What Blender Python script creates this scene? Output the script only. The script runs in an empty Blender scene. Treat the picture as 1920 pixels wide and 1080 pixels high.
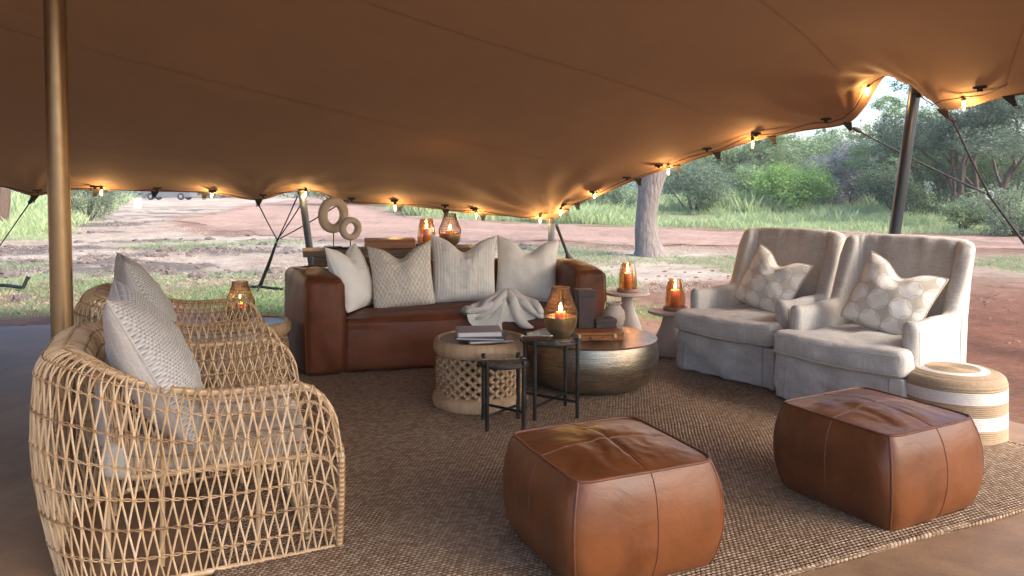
import bpy, bmesh, math, random
import numpy as np
from mathutils import Vector, Matrix, noise

# ------------------------------------------------------------------ camera, sky, sun, exposure
SC = bpy.context.scene
COL = SC.collection
EYE, FOC, HOR = 1.5, 1440.0, 346.0          # eye height in metres, focal length and horizon of the photograph
cam_d = bpy.data.cameras.new('camera'); cam = bpy.data.objects.new('camera', cam_d); COL.objects.link(cam)
cam.location = (0, 0, EYE); cam.rotation_euler = (math.radians(90), 0, 0)
cam_d.sensor_width = 36; cam_d.lens = 27; cam_d.shift_y = -(540 - HOR) / 1920
cam_d.clip_start = 0.05; cam_d.clip_end = 6000
SC.camera = cam

SUN_AZ, SUN_EL = math.radians(118), math.radians(42)     # compass azimuth from +Y clockwise
world = bpy.data.worlds.new('World'); SC.world = world; world.use_nodes = True
wn = world.node_tree.nodes; wl = world.node_tree.links
sky = wn.new('ShaderNodeTexSky'); sky.sky_type = 'NISHITA'; sky.sun_disc = False
sky.sun_elevation = SUN_EL; sky.sun_rotation = SUN_AZ
sky.air_density = 1.0; sky.dust_density = 4.0; sky.ozone_density = 1.0
hs = wn.new('ShaderNodeHueSaturation'); hs.inputs['Saturation'].default_value = 1.4
wl.new(sky.outputs[0], hs.inputs['Color']); wl.new(hs.outputs[0], wn['Background'].inputs['Color'])
wn['Background'].inputs['Strength'].default_value = 0.15

sun_d = bpy.data.lights.new('sun', 'SUN'); sun_d.energy = 1.2; sun_d.angle = math.radians(25); sun_d.color = (1, .98, .95)
sun = bpy.data.objects.new('sun', sun_d); COL.objects.link(sun)
sdir = Vector((math.sin(SUN_AZ) * math.cos(SUN_EL), math.cos(SUN_AZ) * math.cos(SUN_EL), math.sin(SUN_EL)))
sun.rotation_euler = sdir.to_track_quat('Z', 'Y').to_euler()

SC.view_settings.view_transform = 'Standard'; SC.view_settings.look = 'None'
SC.view_settings.exposure = 1.85; SC.view_settings.gamma = 1.0; SC.view_settings.use_curve_mapping = False
SC.render.engine = 'CYCLES'
SC.cycles.use_denoising = True; SC.cycles.max_bounces = 10; SC.cycles.diffuse_bounces = 6
SC.cycles.transparent_max_bounces = 24; SC.cycles.caustics_reflective = False; SC.cycles.caustics_refractive = False
SC.cycles.sample_clamp_indirect = 6

# ------------------------------------------------------------------ helpers
random.seed(7)
rng = np.random.default_rng(7)
V3 = Vector
def fl(x, y, z=0.0):
    Y = FOC * (EYE - z) / (y - HOR); return V3(((x - 960) / FOC * Y, Y, z))
def dp(x, y, Y): return V3(((x - 960) / FOC * Y, Y, EYE - (y - HOR) / FOC * Y))
def sm(a, b, x):
    t = min(1, max(0, (x - a) / (b - a))); return t * t * (3 - 2 * t)
def mix(a, b, t): return a + (b - a) * t

class MB:
    """collects shapes into one mesh"""
    def __init__(s): s.v = []; s.f = []
    def add(s, v, f):
        o = len(s.v); s.v += [tuple(p) for p in v]; s.f += [tuple(i + o for i in q) for q in f]; return s
    def box(s, c, h, rz=0, taper=1):
        c = V3(c); cs, sn = math.cos(rz), math.sin(rz); vs = []
        for z in (-1, 1):
            k = taper if z > 0 else 1
            for x, y in ((-1, -1), (1, -1), (1, 1), (-1, 1)):
                px, py = x * h[0] * k, y * h[1] * k
                vs.append((c.x + px * cs - py * sn, c.y + px * sn + py * cs, c.z + z * h[2]))
        return s.add(vs, [(3, 2, 1, 0), (4, 5, 6, 7), (0, 1, 5, 4), (1, 2, 6, 5), (2, 3, 7, 6), (3, 0, 4, 7)])
    def tube(s, pts, r, n=6, closed=False, caps=True):
        pts = [V3(p) for p in pts]; m = len(pts)
        rs = r if isinstance(r, (list, tuple)) else [r] * m
        vs = []; fs = []; up = None
        for i, p in enumerate(pts):
            a = pts[(i - 1) % m] if (closed or i > 0) else p
            b = pts[(i + 1) % m] if (closed or i < m - 1) else p
            t = (b - a)
            t = t.normalized() if t.length > 1e-9 else V3((0, 0, 1))
            if up is None:
                up = t.orthogonal().normalized()
            else:
                up = (up - t * up.dot(t))
                up = up.normalized() if up.length > 1e-6 else t.orthogonal().normalized()
            w = t.cross(up)
            for k in range(n):
                q = 2 * math.pi * k / n
                vs.append(p + (up * math.cos(q) + w * math.sin(q)) * rs[i])
        for i in range(m if closed else m - 1):
            j = (i + 1) % m
            for k in range(n):
                fs.append((i * n + k, i * n + (k + 1) % n, j * n + (k + 1) % n, j * n + k))
        if caps and not closed:
            fs.append(tuple(range(n))[::-1]); fs.append(tuple((m - 1) * n + k for k in range(n)))
        return s.add(vs, fs)
    def lathe(s, prof, n=40, c=(0, 0, 0), wob=0):
        vs = []; fs = []
        for r, z in prof:
            for k in range(n):
                q = 2 * math.pi * k / n
                rr = r * (1 + wob * noise.noise(V3((math.cos(q) * 2, math.sin(q) * 2, z * 9))))
                vs.append((c[0] + rr * math.cos(q), c[1] + rr * math.sin(q), c[2] + z))
        for i in range(len(prof) - 1):
            for k in range(n):
                fs.append((i * n + k, i * n + (k + 1) % n, (i + 1) * n + (k + 1) % n, (i + 1) * n + k))
        if prof[0][0] > 1e-5: fs.append(tuple(range(n))[::-1])
        if prof[-1][0] > 1e-5: fs.append(tuple((len(prof) - 1) * n + k for k in range(n)))
        return s.add(vs, fs)
    def grid(s, rows, close_u=False):
        nu = len(rows[0]); vs = [p for r in rows for p in r]; fs = []
        for i in range(len(rows) - 1):
            for k in range(nu if close_u else nu - 1):
                fs.append((i * nu + k, i * nu + (k + 1) % nu, (i + 1) * nu + (k + 1) % nu, (i + 1) * nu + k))
        return s.add(vs, fs)
    def softbox(s, c, h, r, n=8, bulge=(0, 0, 0), amp=0, freq=4, seed=0, fn=None):
        """rounded, bulged and slightly uneven box (upholstery, books, boxes)"""
        def axis(H):
            rr = min(r, H * .98)
            e = [0, .35, .7, 1]
            lo = [-H + rr * k for k in e]; hi = [H - rr * k for k in e][::-1]
            mid = [mix(-H + rr, H - rr, (i + 1) / (n + 1)) for i in range(n)] if H > rr * 1.02 else []
            return lo + mid + hi
        ax = [axis(H) for H in h]; idx = {}; vs = []; fs = []
        def vert(p):
            key = tuple(round(q, 6) for q in p)
            if key in idx: return idx[key]
            cl = V3([max(-(H - min(r, H * .98)), min(H - min(r, H * .98), q)) for q, H in zip(p, h)])
            d = V3(p) - cl
            q = cl + (d.normalized() * r if d.length > 1e-9 else d)
            x, y, z = (q[i] / h[i] for i in range(3))
            x, y, z = (max(-1, min(1, t)) for t in (x, y, z))
            o = V3((q.x + bulge[0] * x * (1 - y * y) * (1 - z * z), q.y + bulge[1] * y * (1 - x * x) * (1 - z * z),
                    q.z + bulge[2] * z * (1 - x * x) * (1 - y * y)))
            if amp:
                nn = noise.fractal(q * freq + V3((seed * 7.3, seed * 3.1, seed)), 1.0, 2.0, 3)
                o += (V3((x ** 3, y ** 3, z ** 3)).normalized() if abs(x) + abs(y) + abs(z) > 0 else V3()) * nn * amp
            if fn: o = V3(fn(o))
            idx[key] = len(vs); vs.append(o + V3(c)); return idx[key]
        for a, b, n3 in ((0, 1, 2), (1, 2, 0), (2, 0, 1)):
            for sg in (-1, 1):
                for i in range(len(ax[a]) - 1):
                    for j in range(len(ax[b]) - 1):
                        q = []
                        for da, db in ((0, 0), (1, 0), (1, 1), (0, 1)):
                            p = [0, 0, 0]; p[a] = ax[a][i + da]; p[b] = ax[b][j + db]; p[n3] = sg * h[n3]; q.append(vert(p))
                        fs.append(tuple(q) if sg > 0 else tuple(q[::-1]))
        return s.add(vs, fs)
    def mesh(s, name, m=None, smooth=True, sharp=40):
        me = bpy.data.meshes.new(name); me.from_pydata(s.v, [], s.f); me.validate()
        if smooth:
            me.polygons.foreach_set('use_smooth', [True] * len(me.polygons))
            if sharp: me.set_sharp_from_angle(angle=math.radians(sharp))
        if m: me.materials.append(m)
        me.update(); return me
    def build(s, name, m, parent=None, loc=(0, 0, 0), rot=(0, 0, 0), smooth=True, sharp=40):
        return link(name, s.mesh(name, m, smooth, sharp), parent, loc, rot)

def link(name, me, parent=None, loc=(0, 0, 0), rot=(0, 0, 0)):
    o = bpy.data.objects.new(name, me); COL.objects.link(o)
    o.location = loc; o.rotation_euler = rot
    if parent: o.parent = parent
    return o
def tag(o, label=None, cat=None, group=None, kind=None):
    if label: o['label'] = label
    if cat: o['category'] = cat
    if group: o['group'] = group
    if kind: o['kind'] = kind
    return o
def thing(name, label, cat, loc=(0, 0, 0), rz=0, group=None):
    o = bpy.data.objects.new(name, None); COL.objects.link(o); o.empty_display_size = .1
    o.location = loc; o.rotation_euler = (0, 0, rz); return tag(o, label, cat, group)
def copy_tree(o, parent=None):
    c = o.copy(); COL.objects.link(c); c.parent = parent
    for ch in o.children: copy_tree(ch, c)
    return c
def np_mesh(name, V, Fc, m, cols=None, smooth=False):
    me = bpy.data.meshes.new(name); n, k = Fc.shape
    me.vertices.add(len(V)); me.vertices.foreach_set('co', V.astype(np.float32).ravel())
    me.loops.add(n * k); me.loops.foreach_set('vertex_index', Fc.astype(np.int32).ravel())
    me.polygons.add(n); me.polygons.foreach_set('loop_start', np.arange(0, n * k, k, dtype=np.int32))
    me.update(calc_edges=True)
    if cols is not None:
        a = me.color_attributes.new('tint', 'FLOAT_COLOR', 'POINT')
        a.data.foreach_set('color', np.hstack([cols, np.ones((len(cols), 1))]).astype(np.float32).ravel())
    if smooth: me.polygons.foreach_set('use_smooth', np.ones(n, bool))
    me.materials.append(m); return me

# ------------------------------------------------------------------ materials
class NT:
    def __init__(s, name):
        s.m = bpy.data.materials.new(name); s.m.use_nodes = True; s.t = s.m.node_tree
        s.b = s.t.nodes['Principled BSDF']; s.out = s.t.nodes['Material Output']
    def n(s, typ, **kw):
        o = s.t.nodes.new('ShaderNode' + typ)
        for k, v in kw.items():
            if k in o.inputs: o.inputs[k].default_value = v
            else: setattr(o, k, v)
        return o
    def l(s, a, b): s.t.links.new(a, b)
    def inp(s, sock, v):
        if hasattr(v, 'is_linked') or isinstance(v, bpy.types.NodeSocket): s.l(v, sock)
        else: sock.default_value = v
    def coord(s, kind='Object', scale=(1, 1, 1), rot=(0, 0, 0)):
        tc = s.n('TexCoord'); mp = s.n('Mapping'); mp.inputs['Scale'].default_value = scale; mp.inputs['Rotation'].default_value = rot
        s.l(tc.outputs[kind], mp.inputs['Vector']); return mp.outputs[0]
    def noise(s, vec, scale, detail=5, rough=.55, dist=0):
        o = s.n('TexNoise'); o.inputs['Scale'].default_value = scale; o.inputs['Detail'].default_value = detail
        o.inputs['Roughness'].default_value = rough; o.inputs['Distortion'].default_value = dist; s.l(vec, o.inputs['Vector']); return o.outputs['Fac']
    def math(s, op, a, b=0.0, c=0.0, clamp=False):
        o = s.n('Math'); o.operation = op; o.use_clamp = clamp
        s.inp(o.inputs[0], a); s.inp(o.inputs[1], b); s.inp(o.inputs[2], c); return o.outputs[0]
    def ramp(s, fac, stops):
        o = s.n('ValToRGB'); e = o.color_ramp.elements
        while len(e) < len(stops): e.new(.5)
        for q, (p, c) in zip(e, stops):
            q.position = p; q.color = (*c, 1) if len(c) == 3 else c
        s.l(fac, o.inputs[0]); return o.outputs[0]
    def mixc(s, fac, a, b, mode='MIX'):
        o = s.n('Mix'); o.data_type = 'RGBA'; o.blend_type = mode
        s.inp(o.inputs[0], fac)
        for i, c in ((6, a), (7, b)):
            if isinstance(c, tuple): o.inputs[i].default_value = (*c, 1) if len(c) == 3 else c
            else: s.l(c, o.inputs[i])
        return o.outputs[2]
    def bump(s, h, strength=.3, dist=.01, prev=None):
        o = s.n('Bump'); o.inputs['Strength'].default_value = strength; o.inputs['Distance'].default_value = dist
        s.l(h, o.inputs['Height'])
        if prev is not None: s.l(prev, o.inputs['Normal'])
        return o.outputs[0]
    def sep(s, v):
        o = s.n('SeparateXYZ'); s.l(v, o.inputs[0]); return o.outputs
    def color(s, c): s.inp(s.b.inputs['Base Color'], (*c, 1) if isinstance(c, tuple) and len(c) == 3 else c); return s
    def set(s, **kw):
        for k, v in kw.items(): s.inp(s.b.inputs[k.replace('_', ' ')], v)
        return s

def simple(name, c1, c2=None, scale=6, rough=.6, bump=0, bscale=60, metal=0, bdist=.004, stretch=(1, 1, 1), **kw):
    t = NT(name); v = t.coord('Object', stretch)
    c2 = c2 or tuple(x * .7 for x in c1)
    f = t.noise(v, scale, 6, .6)
    t.color(t.ramp(f, [(.3, c2), (.7, c1)]))
    r = t.math('MULTIPLY_ADD', t.noise(v, scale * 2.3, 4), .25, rough - .12, True)
    t.set(Roughness=r, Metallic=metal, **kw)
    if bump: t.l(t.bump(t.noise(v, bscale, 4), bump, bdist), t.b.inputs['Normal'])
    return t.m

def leather(name, c, dark, rough=.42, spec=.42):
    t = NT(name); v = t.coord()
    f = t.noise(v, 3.2, 6, .62, .6); g = t.noise(v, 26, 4, .7)
    base = t.mixc(t.math('MULTIPLY', g, .45), t.ramp(f, [(.28, dark), (.55, c), (.8, tuple(min(1, x * 1.35) for x in c))]), dark)
    scr = t.noise(t.coord('Object', (3, 14, 7), (.4, .3, .8)), 9, 3, .7)
    base = t.mixc(t.ramp(scr, [(.66, (0, 0, 0)), (.74, (.22, .22, .22))]), base, tuple(min(1, x * 1.9) for x in c))
    t.color(base); t.set(Roughness=t.math('MULTIPLY_ADD', f, .26, rough - .13), Specular_IOR_Level=spec)
    vo = t.n('TexVoronoi'); vo.inputs['Scale'].default_value = 260; t.l(v, vo.inputs['Vector'])
    b1 = t.bump(vo.outputs['Distance'], .12, .002)
    cr = t.noise(t.coord('Object', (2.2, 5, 3), (0, 0, .7)), 3.0, 3, .5, .6)
    b2 = t.bump(cr, .14, .03, b1)
    t.l(b2, t.b.inputs['Normal']); return t.m
M_ottoman = leather('tan leather', (.200, .066, .020), (.088, .026, .008), .37)
M_sofa = leather('brown leather', (.160, .045, .014), (.070, .020, .007), .52, .32)
M_welt = simple('leather welt', (.17, .052, .018), (.09, .027, .01), 20, .5)
M_case = leather('saddle leather', (.30, .115, .034), (.19, .062, .018), .42)

def fabric(name, c1, c2, weave=420, wr=.35, slub=True, sheen=.2):
    t = NT(name); v = t.coord(); x, y, z = t.sep(v)
    f = t.noise(v, 5, 6, .6); s1 = t.noise(t.coord('Object', (7, 95, 95)), 1.0, 4); s2 = t.noise(t.coord('Object', (95, 95, 7)), 1.0, 4)
    w = t.math('ADD', t.math('MULTIPLY', s1, .5), t.math('MULTIPLY', s2, .5))
    k = t.math('ADD', t.math('MULTIPLY', f, .35), t.math('MULTIPLY', w, .65 if slub else .25))
    t.color(t.ramp(k, [(.36, c2), (.6, c1)])); t.set(Roughness=.92, Sheen_Weight=sheen, Specular_IOR_Level=.15)
    b = t.bump(w, .35, .003); b = t.bump(t.noise(t.coord('Object', (1, 1, .45)), 7, 4, .55, .8), wr, .03, b)
    t.l(b, t.b.inputs['Normal']); return t.m
M_linen = fabric('oatmeal linen', (.58, .555, .515), (.40, .375, .34))
M_linen_dark = fabric('grey linen', (.40, .375, .345), (.30, .28, .255))
M_cream = fabric('cream fabric', (.86, .825, .75), (.74, .70, .62), wr=.25)
M_white = fabric('white fabric', (.87, .86, .83), (.77, .76, .73), wr=.3)
M_beige = fabric('beige cushion', (.60, .52, .42), (.47, .40, .32))

def pattern_pillow(kind):
    t = NT(kind + ' pillow fabric'); uv = t.coord('UV'); x, y, z = t.sep(uv); bmp = None
    if kind == 'petal':
        def disc(ox, oy, r):
            a = t.math('SUBTRACT', t.math('FRACT', t.math('MULTIPLY_ADD', x, 3.3, ox)), .5)
            b = t.math('SUBTRACT', t.math('FRACT', t.math('MULTIPLY_ADD', y, 3.3, oy)), .5)
            return t.math('SQRT', t.math('ADD', t.math('MULTIPLY', a, a), t.math('MULTIPLY', b, b)))
        d1 = disc(.1, .2, 0); d2 = disc(.6, .7, 0)
        a1 = t.math('LESS_THAN', d1, .47); ring = t.math('LESS_THAN', t.math('ABSOLUTE', t.math('SUBTRACT', d2, .36)), .014); lens = t.math('LESS_THAN', d2, .30)
        f = t.math('MAXIMUM', t.math('MULTIPLY', a1, t.math('SUBTRACT', 1.0, ring)), t.math('MULTIPLY', lens, .0))
        f = t.math('MULTIPLY', f, t.math('SUBTRACT', 1.0, t.math('MULTIPLY', t.math('LESS_THAN', d2, .35), .35)))
        c = t.mixc(f, (.56, .50, .415), (.77, .735, .67)); h = f
    elif kind == 'chevron':
        wv = t.noise(uv, 5, 3); u = t.math('MULTIPLY_ADD', x, 15, t.math('MULTIPLY', wv, 1.6)); w = t.math('MULTIPLY_ADD', y, 17, t.math('MULTIPLY', wv, 1.2))
        par = t.math('MODULO', t.math('FLOOR', w), 2.0)
        a = t.math('FRACT', t.math('MULTIPLY_ADD', par, .5, u)); b = t.math('FRACT', w)
        f = t.math('GREATER_THAN', t.math('ADD', t.math('MULTIPLY', t.math('SUBTRACT', a, .5), t.math('SUBTRACT', b, .5)), t.math('MULTIPLY', t.noise(uv, 45, 4), .34)), .17)
        c = t.mixc(t.math('MULTIPLY', f, t.math('MULTIPLY_ADD', t.noise(uv, 9, 4), 1.6, -.15, True)), (.60, .53, .43), (.85, .81, .74)); h = f
    elif kind == 'woven':
        u = t.math('MULTIPLY', x, 46); w = t.math('MULTIPLY', y, 52)
        sh = t.math('MULTIPLY', t.math('MODULO', t.math('FLOOR', w), 2.0), .5)
        a = t.math('SINE', t.math('MULTIPLY', t.math('ADD', u, sh), 6.283)); b = t.math('SINE', t.math('MULTIPLY', w, 6.283))
        h = t.math('MULTIPLY_ADD', t.math('ADD', a, b), .25, .5)
        c = t.ramp(t.math('MULTIPLY_ADD', t.noise(uv, 40, 4), .6, t.math('MULTIPLY', h, .5)), [(.3, (.24, .23, .215)), (.55, (.46, .455, .44)), (.8, (.62, .615, .60))])
    t.color(c); t.set(Roughness=.95, Specular_IOR_Level=.1, Sheen_Weight=.2)
    b1 = t.bump(h, .5, .004); b1 = t.bump(t.noise(t.coord(), 180, 3), .3, .002, b1)
    t.l(b1, t.b.inputs['Normal']); return t.m
M_petal, M_chev, M_woven = pattern_pillow('petal'), pattern_pillow('chevron'), pattern_pillow('woven')

def cane_mat(name, c1, c2, c3):
    t = NT(name); v = t.coord(); oi = t.n('ObjectInfo')
    f = t.noise(v, 14, 5, .6); f = t.math('ADD', t.math('MULTIPLY', f, .7), t.math('MULTIPLY', oi.outputs['Random'], .35))
    t.color(t.ramp(f, [(.3, c3), (.5, c2), (.75, c1)])); t.set(Roughness=.48)
    t.l(t.bump(t.noise(v, 160, 3), .2, .002), t.b.inputs['Normal']); return t.m
M_cane = cane_mat('rattan cane', (.74, .55, .35), (.60, .42, .24), (.42, .27, .14))
M_bind = cane_mat('rattan binding', (.52, .35, .19), (.42, .265, .135), (.28, .165, .08))
def wood(name, c1, c2, scale=5, rough=.5, stretch=(1, 8, 8)):
    t = NT(name); v = t.coord('Object', stretch); f = t.noise(v, scale, 6, .62, 1.2); g = t.noise(v, scale * 7, 4, .7)
    t.color(t.ramp(t.math('ADD', t.math('MULTIPLY', f, .75), t.math('MULTIPLY', g, .3)), [(.34, c2), (.68, c1)])); t.set(Roughness=t.math('MULTIPLY_ADD', g, .2, rough - .1))
    t.l(t.bump(g, .25, .003), t.b.inputs['Normal']); return t.m
M_stool = wood('pale carved wood', (.56, .385, .225), (.33, .205, .11), 4, .6, (4, 4, 1))
M_stool_top = wood('worn dark wood', (.15, .085, .045), (.045, .026, .016), 6, .35, (1, 6, 1))
M_console = wood('grey brown timber', (.20, .125, .075), (.085, .052, .032), 5, .55)
M_boxwood = wood('orange brown wood', (.36, .155, .06), (.25, .10, .036), 6, .45)
M_vase = wood('limed wood', (.58, .49, .40), (.40, .32, .25), 6, .7, (1, 1, 7))
M_black = simple('black iron', (.045, .043, .042), (.02, .019, .019), 20, .48, .5, 90, .7)
M_webbing = simple('black webbing', (.016, .016, .017), (.008, .008, .009), 60, .8, .3, 300)
M_rope = simple('black rope', (.022, .022, .024), (.01, .01, .011), 80, .75, .4, 400)
M_steel = simple('blue grey steel', (.060, .085, .130), (.040, .058, .09), 5, .42, .1, 60, .3)
M_darksteel = simple('dark graphite steel', (.026, .030, .040), (.017, .020, .027), 5, .36, .1, 60, .2)
M_gold = simple('bronze gold pole', (.30, .205, .115), (.24, .16, .088), 4, .34, .05, 60, .85)
M_concrete_table = simple('pale concrete', (.56, .52, .47), (.46, .42, .375), 9, .72, .3, 90)
M_ceramic = simple('taupe clay', (.36, .25, .19), (.28, .19, .14), 12, .6, .2, 120)
M_pebble = simple('shell beads', (.66, .57, .45), (.46, .38, .28), 90, .7, .8, 130, 0, .012)
M_plum = simple('plum card', (.060, .036, .037), (.045, .027, .028), 30, .6, .3, 300)
M_brass = simple('antique brass', (.60, .44, .23), (.44, .31, .155), 7, .32, .15, 50, .95)
M_wire = simple('brown wire', (.17, .085, .04), (.09, .045, .02), 40, .6)
M_paper = simple('book pages', (.74, .72, .68), (.62, .60, .56), 20, .8, .5, 200, 0, .002, (1, 1, 40))
M_socket = simple('black lamp socket', (.02, .018, .016), (.01, .01, .01), 10, .45)
M_rubber = simple('black rubber', (.02, .02, .02), (.012, .012, .012), 10, .8)

def drum_mat():
    t = NT('hammered brass'); v = t.coord()
    st = t.noise(t.coord('Object', (1.2, 1.2, 26)), 4.0, 5, .7, .3); f = t.noise(v, 7, 5, .6)
    t.color(t.ramp(t.math('ADD', t.math('MULTIPLY', st, .6), t.math('MULTIPLY', f, .4)), [(.32, (.17, .135, .095)), (.52, (.39, .33, .25)), (.75, (.64, .58, .48))]))
    t.set(Metallic=.95, Roughness=t.math('MULTIPLY_ADD', st, .25, .2))
    vo = t.n('TexVoronoi'); vo.inputs['Scale'].default_value = 90; t.l(t.coord('Object', (1, 1, 1.6)), vo.inputs['Vector'])
    b = t.bump(vo.outputs['Distance'], .3, .004); t.l(t.bump(st, .18, .005, b), t.b.inputs['Normal']); return t.m
M_drum = drum_mat()
def glass(name, tint, gloss=.12, rough=.02):
    t = NT(name); t.t.nodes.remove(t.b)
    tr = t.n('BsdfTransparent'); tr.inputs[0].default_value = (*tint, 1)
    gl = t.n('BsdfGlossy'); gl.inputs['Roughness'].default_value = rough
    lw = t.n('LayerWeight'); lw.inputs[0].default_value = .35
    mx = t.n('MixShader'); t.l(t.math('MULTIPLY_ADD', lw.outputs['Facing'], .55, gloss * .4, True), mx.inputs[0])
    t.l(tr.outputs[0], mx.inputs[1]); t.l(gl.outputs[0], mx.inputs[2]); t.l(mx.outputs[0], t.out.inputs[0]); return t.m
M_amber = glass('amber glass', (.93, .76, .58)); M_bulb = glass('clear bulb glass', (.98, .93, .85), .05)
def glass_top():
    t = NT('dark cast glass'); v = t.coord(); f = t.noise(v, 9, 5, .6, 1.5)
    t.color(t.ramp(f, [(.35, (.02, .022, .02)), (.6, (.10, .09, .07)), (.8, (.20, .17, .13))])); t.set(Roughness=.07, Specular_IOR_Level=.8, Coat_Weight=.6)
    t.l(t.bump(f, .25, .01), t.b.inputs['Normal']); return t.m
M_glasstop = glass_top()
def emit(name, c, s):
    t = NT(name); t.color(c); t.set(Emission_Color=(*c, 1), Emission_Strength=s); return t.m
M_flame = emit('candle flame', (1, .62, .18), 40); M_fil = emit('glowing filament', (1, .72, .36), 45)
def wax():
    t = NT('orange candle wax'); t.color((.86, .50, .22)); t.set(Roughness=.5, Subsurface_Weight=.9, Subsurface_Scale=.03)
    t.b.inputs['Subsurface Radius'].default_value = (1, .4, .12); return t.m
M_wax = wax()
# ------------------------------------------------------------------ axes of the rug and slab
RA = math.radians(24.6)
AV = V3((math.cos(RA), math.sin(RA), 0)); AU = V3((-math.sin(RA), math.cos(RA), 0))
P1 = V3((-.69, 3.11, 0))
def uv(u, v, z=0): return P1 + AU * u + AV * v + V3((0, 0, z))

# ------------------------------------------------------------------ ground with its zones of soil, straw, ash and grass
ROAD = [(-22, 118), (-19, 92), (-16.5, 66), (-13.5, 50), (-9.8, 35.5), (-4.2, 28.5), (2.5, 24.8), (9, 22.4), (17, 20.5), (27, 19), (45, 17.5), (90, 14)]
ROADW = [3.2, 3.4, 3.8, 4.2, 5.0, 5.4, 4.2, 2.8, 2.3, 2.6, 2.6, 2.6]
def catmull(P, n):
    out = []
    for i in range(len(P) - 1):
        p0, p1, p2, p3 = P[max(i - 1, 0)], P[i], P[i + 1], P[min(i + 2, len(P) - 1)]
        for k in range(n):
            t = k / n
            out.append([.5 * (2 * b + (c - a) * t + (2 * a - 5 * b + 4 * c - d) * t * t + (3 * b - a - 3 * c + d) * t ** 3) for a, b, c, d in zip(p0, p1, p2, p3)])
    out.append(list(P[-1])); return out
road_c = np.array(catmull([(x, y, w) for (x, y), w in zip(ROAD, ROADW)], 14))
def road_d(x, y):
    d = np.hypot(road_c[:, 0] - x, road_c[:, 1] - y) - road_c[:, 2]; return float(d.min())
def fb(x, y, s, o=0): return noise.fractal(V3((x * s + o, y * s - o, o * .37)), 1.0, 2.0, 5)
RED, REDD = np.array((.27, .16, .115)), np.array((.165, .075, .047))
STRAW, ASH = np.array((.42, .36, .295)), np.array((.10, .083, .075))
GREEN, GDRY = np.array((.155, .235, .085)), np.array((.30, .29, .15))
def green_amount(x, y):
    """how grassy the ground is at a spot"""
    n = fb(x, y, .22, 3.1); n2 = fb(x, y, .8, 9.2)
    g = 0
    if x < 2:
        g = max(g, sm(9.0, 9.8, y + n2) * (1 - sm(12.6, 14.4, y + 1.2 * n)) * (.62 + .9 * n + .35 * n2))
    if 3 < x + .1 * y and x > 0:
        g = max(g, sm(12, 13.5, y + n) * (1 - sm(16.5, 19, y + 2 * n)) * (.12 + .8 * n))
    far = 29 - .33 * x if x > -2 else 38 - 2.6 * (x + 2)
    g = max(g, sm(0, 4, y - far + 2 * n))
    if x < -9: g = max(g, sm(0, 3, -x - 2.5 - .45 * y + 2 * n) * sm(19, 23, y))
    g = max(g, .4 * sm(.28, .6, n + .25 * n2) * sm(13, 16, y))
    return max(0, min(1, g * sm(-.3, 1.4, road_d(x, y) + .6 * n2)))
def ground_col(x, y):
    n = fb(x, y, .35, 1.7); n2 = fb(x, y, 1.3, 5.5)
    c = RED * (1 + .25 * n) * (1 - sm(.0, .5, n2) * .3) if True else RED
    right = sm(1.5, 4.0, x - .12 * y)
    s = sm(11.5, 14, y + 1.5 * n) * (1 - right * .55) * (.85 + .5 * n)
    s = max(0, min(1, s)) * sm(-.5, 2.0, road_d(x, y) + n)
    c = c * (1 - s) + STRAW * (1 + .3 * n2) * s
    if x < 1:
        a = sm(-.02, .26, fb(x * .55, y, .42, 21.3) + .5 * n2) * sm(12.5, 14.5, y) * (1 - sm(46, 60, y)) * (1 - sm(-6, -1, x + (y - 25) * .12))
        a *= sm(0, 2, road_d(x, y)); c = c * (1 - .85 * a) + ASH * .85 * a
    if right > 0:
        e = right * (1 - sm(9, 14, y)); c = c * (1 - .9 * e) + REDD * (1 + .5 * n2) * .9 * e
    g = green_amount(x, y)
    gc = GREEN * (1 - .5 * sm(-.1, .4, n2)) + GDRY * .5 * sm(-.1, .4, n2)
    return np.clip(c * (1 - .8 * g) + gc * .8 * g, .01, .9)
def ground_z(x, y):
    d = math.hypot(x, y)
    return -.10 + (.035 * fb(x, y, .6, 2.2) + .02 * fb(x, y, 2.0, 7)) * sm(5, 12, d)
def earth():
    t = NT('red bushveld earth'); at = t.n('Attribute'); at.attribute_name = 'tint'
    v = t.coord('Object'); f = t.noise(v, 3.0, 9, .72); g = t.noise(t.coord('Object', (1, 2.6, 1)), 11, 8, .75)
    k = t.math('ADD', t.math('MULTIPLY', f, .5), t.math('MULTIPLY', g, .5))
    c = t.mixc(1.0, at.outputs['Color'], t.ramp(k, [(.28, (.25, .24, .235)), (.5, (.92, .91, .90)), (.72, (1.6, 1.56, 1.5))]), 'MULTIPLY')
    t.color(c); t.set(Roughness=.95, Specular_IOR_Level=.1)
    t.l(t.bump(k, .9, .10), t.b.inputs['Normal']); return t.m
M_earth = earth()
angs = list(np.radians(np.concatenate([np.arange(-56, 56, .35), np.arange(56, 304, 4)])))
rads = [0, 2, 4] + [6.0 * 1.028 ** i for i in range(118)] + [200, 300, 500, 900, 1800, 4000]
gv = []; gc = []
for r in rads:
    for a in angs:
        x, y = r * math.sin(a), r * math.cos(a)
        gv.append((x, y, ground_z(x, y) if r < 160 else -.1)); gc.append(ground_col(x, y))
na = len(angs); gf = []
for i in range(len(rads) - 1):
    for k in range(na): gf.append((i * na + k, (i + 1) * na + k, (i + 1) * na + (k + 1) % na, i * na + (k + 1) % na))
me = np_mesh('ground', np.array(gv), np.array(gf)[:, ::-1].copy(), M_earth, np.array(gc), True)
tag(link('ground', me), 'dry red soil with straw, ash patches and grass', 'ground', kind='structure')

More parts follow.
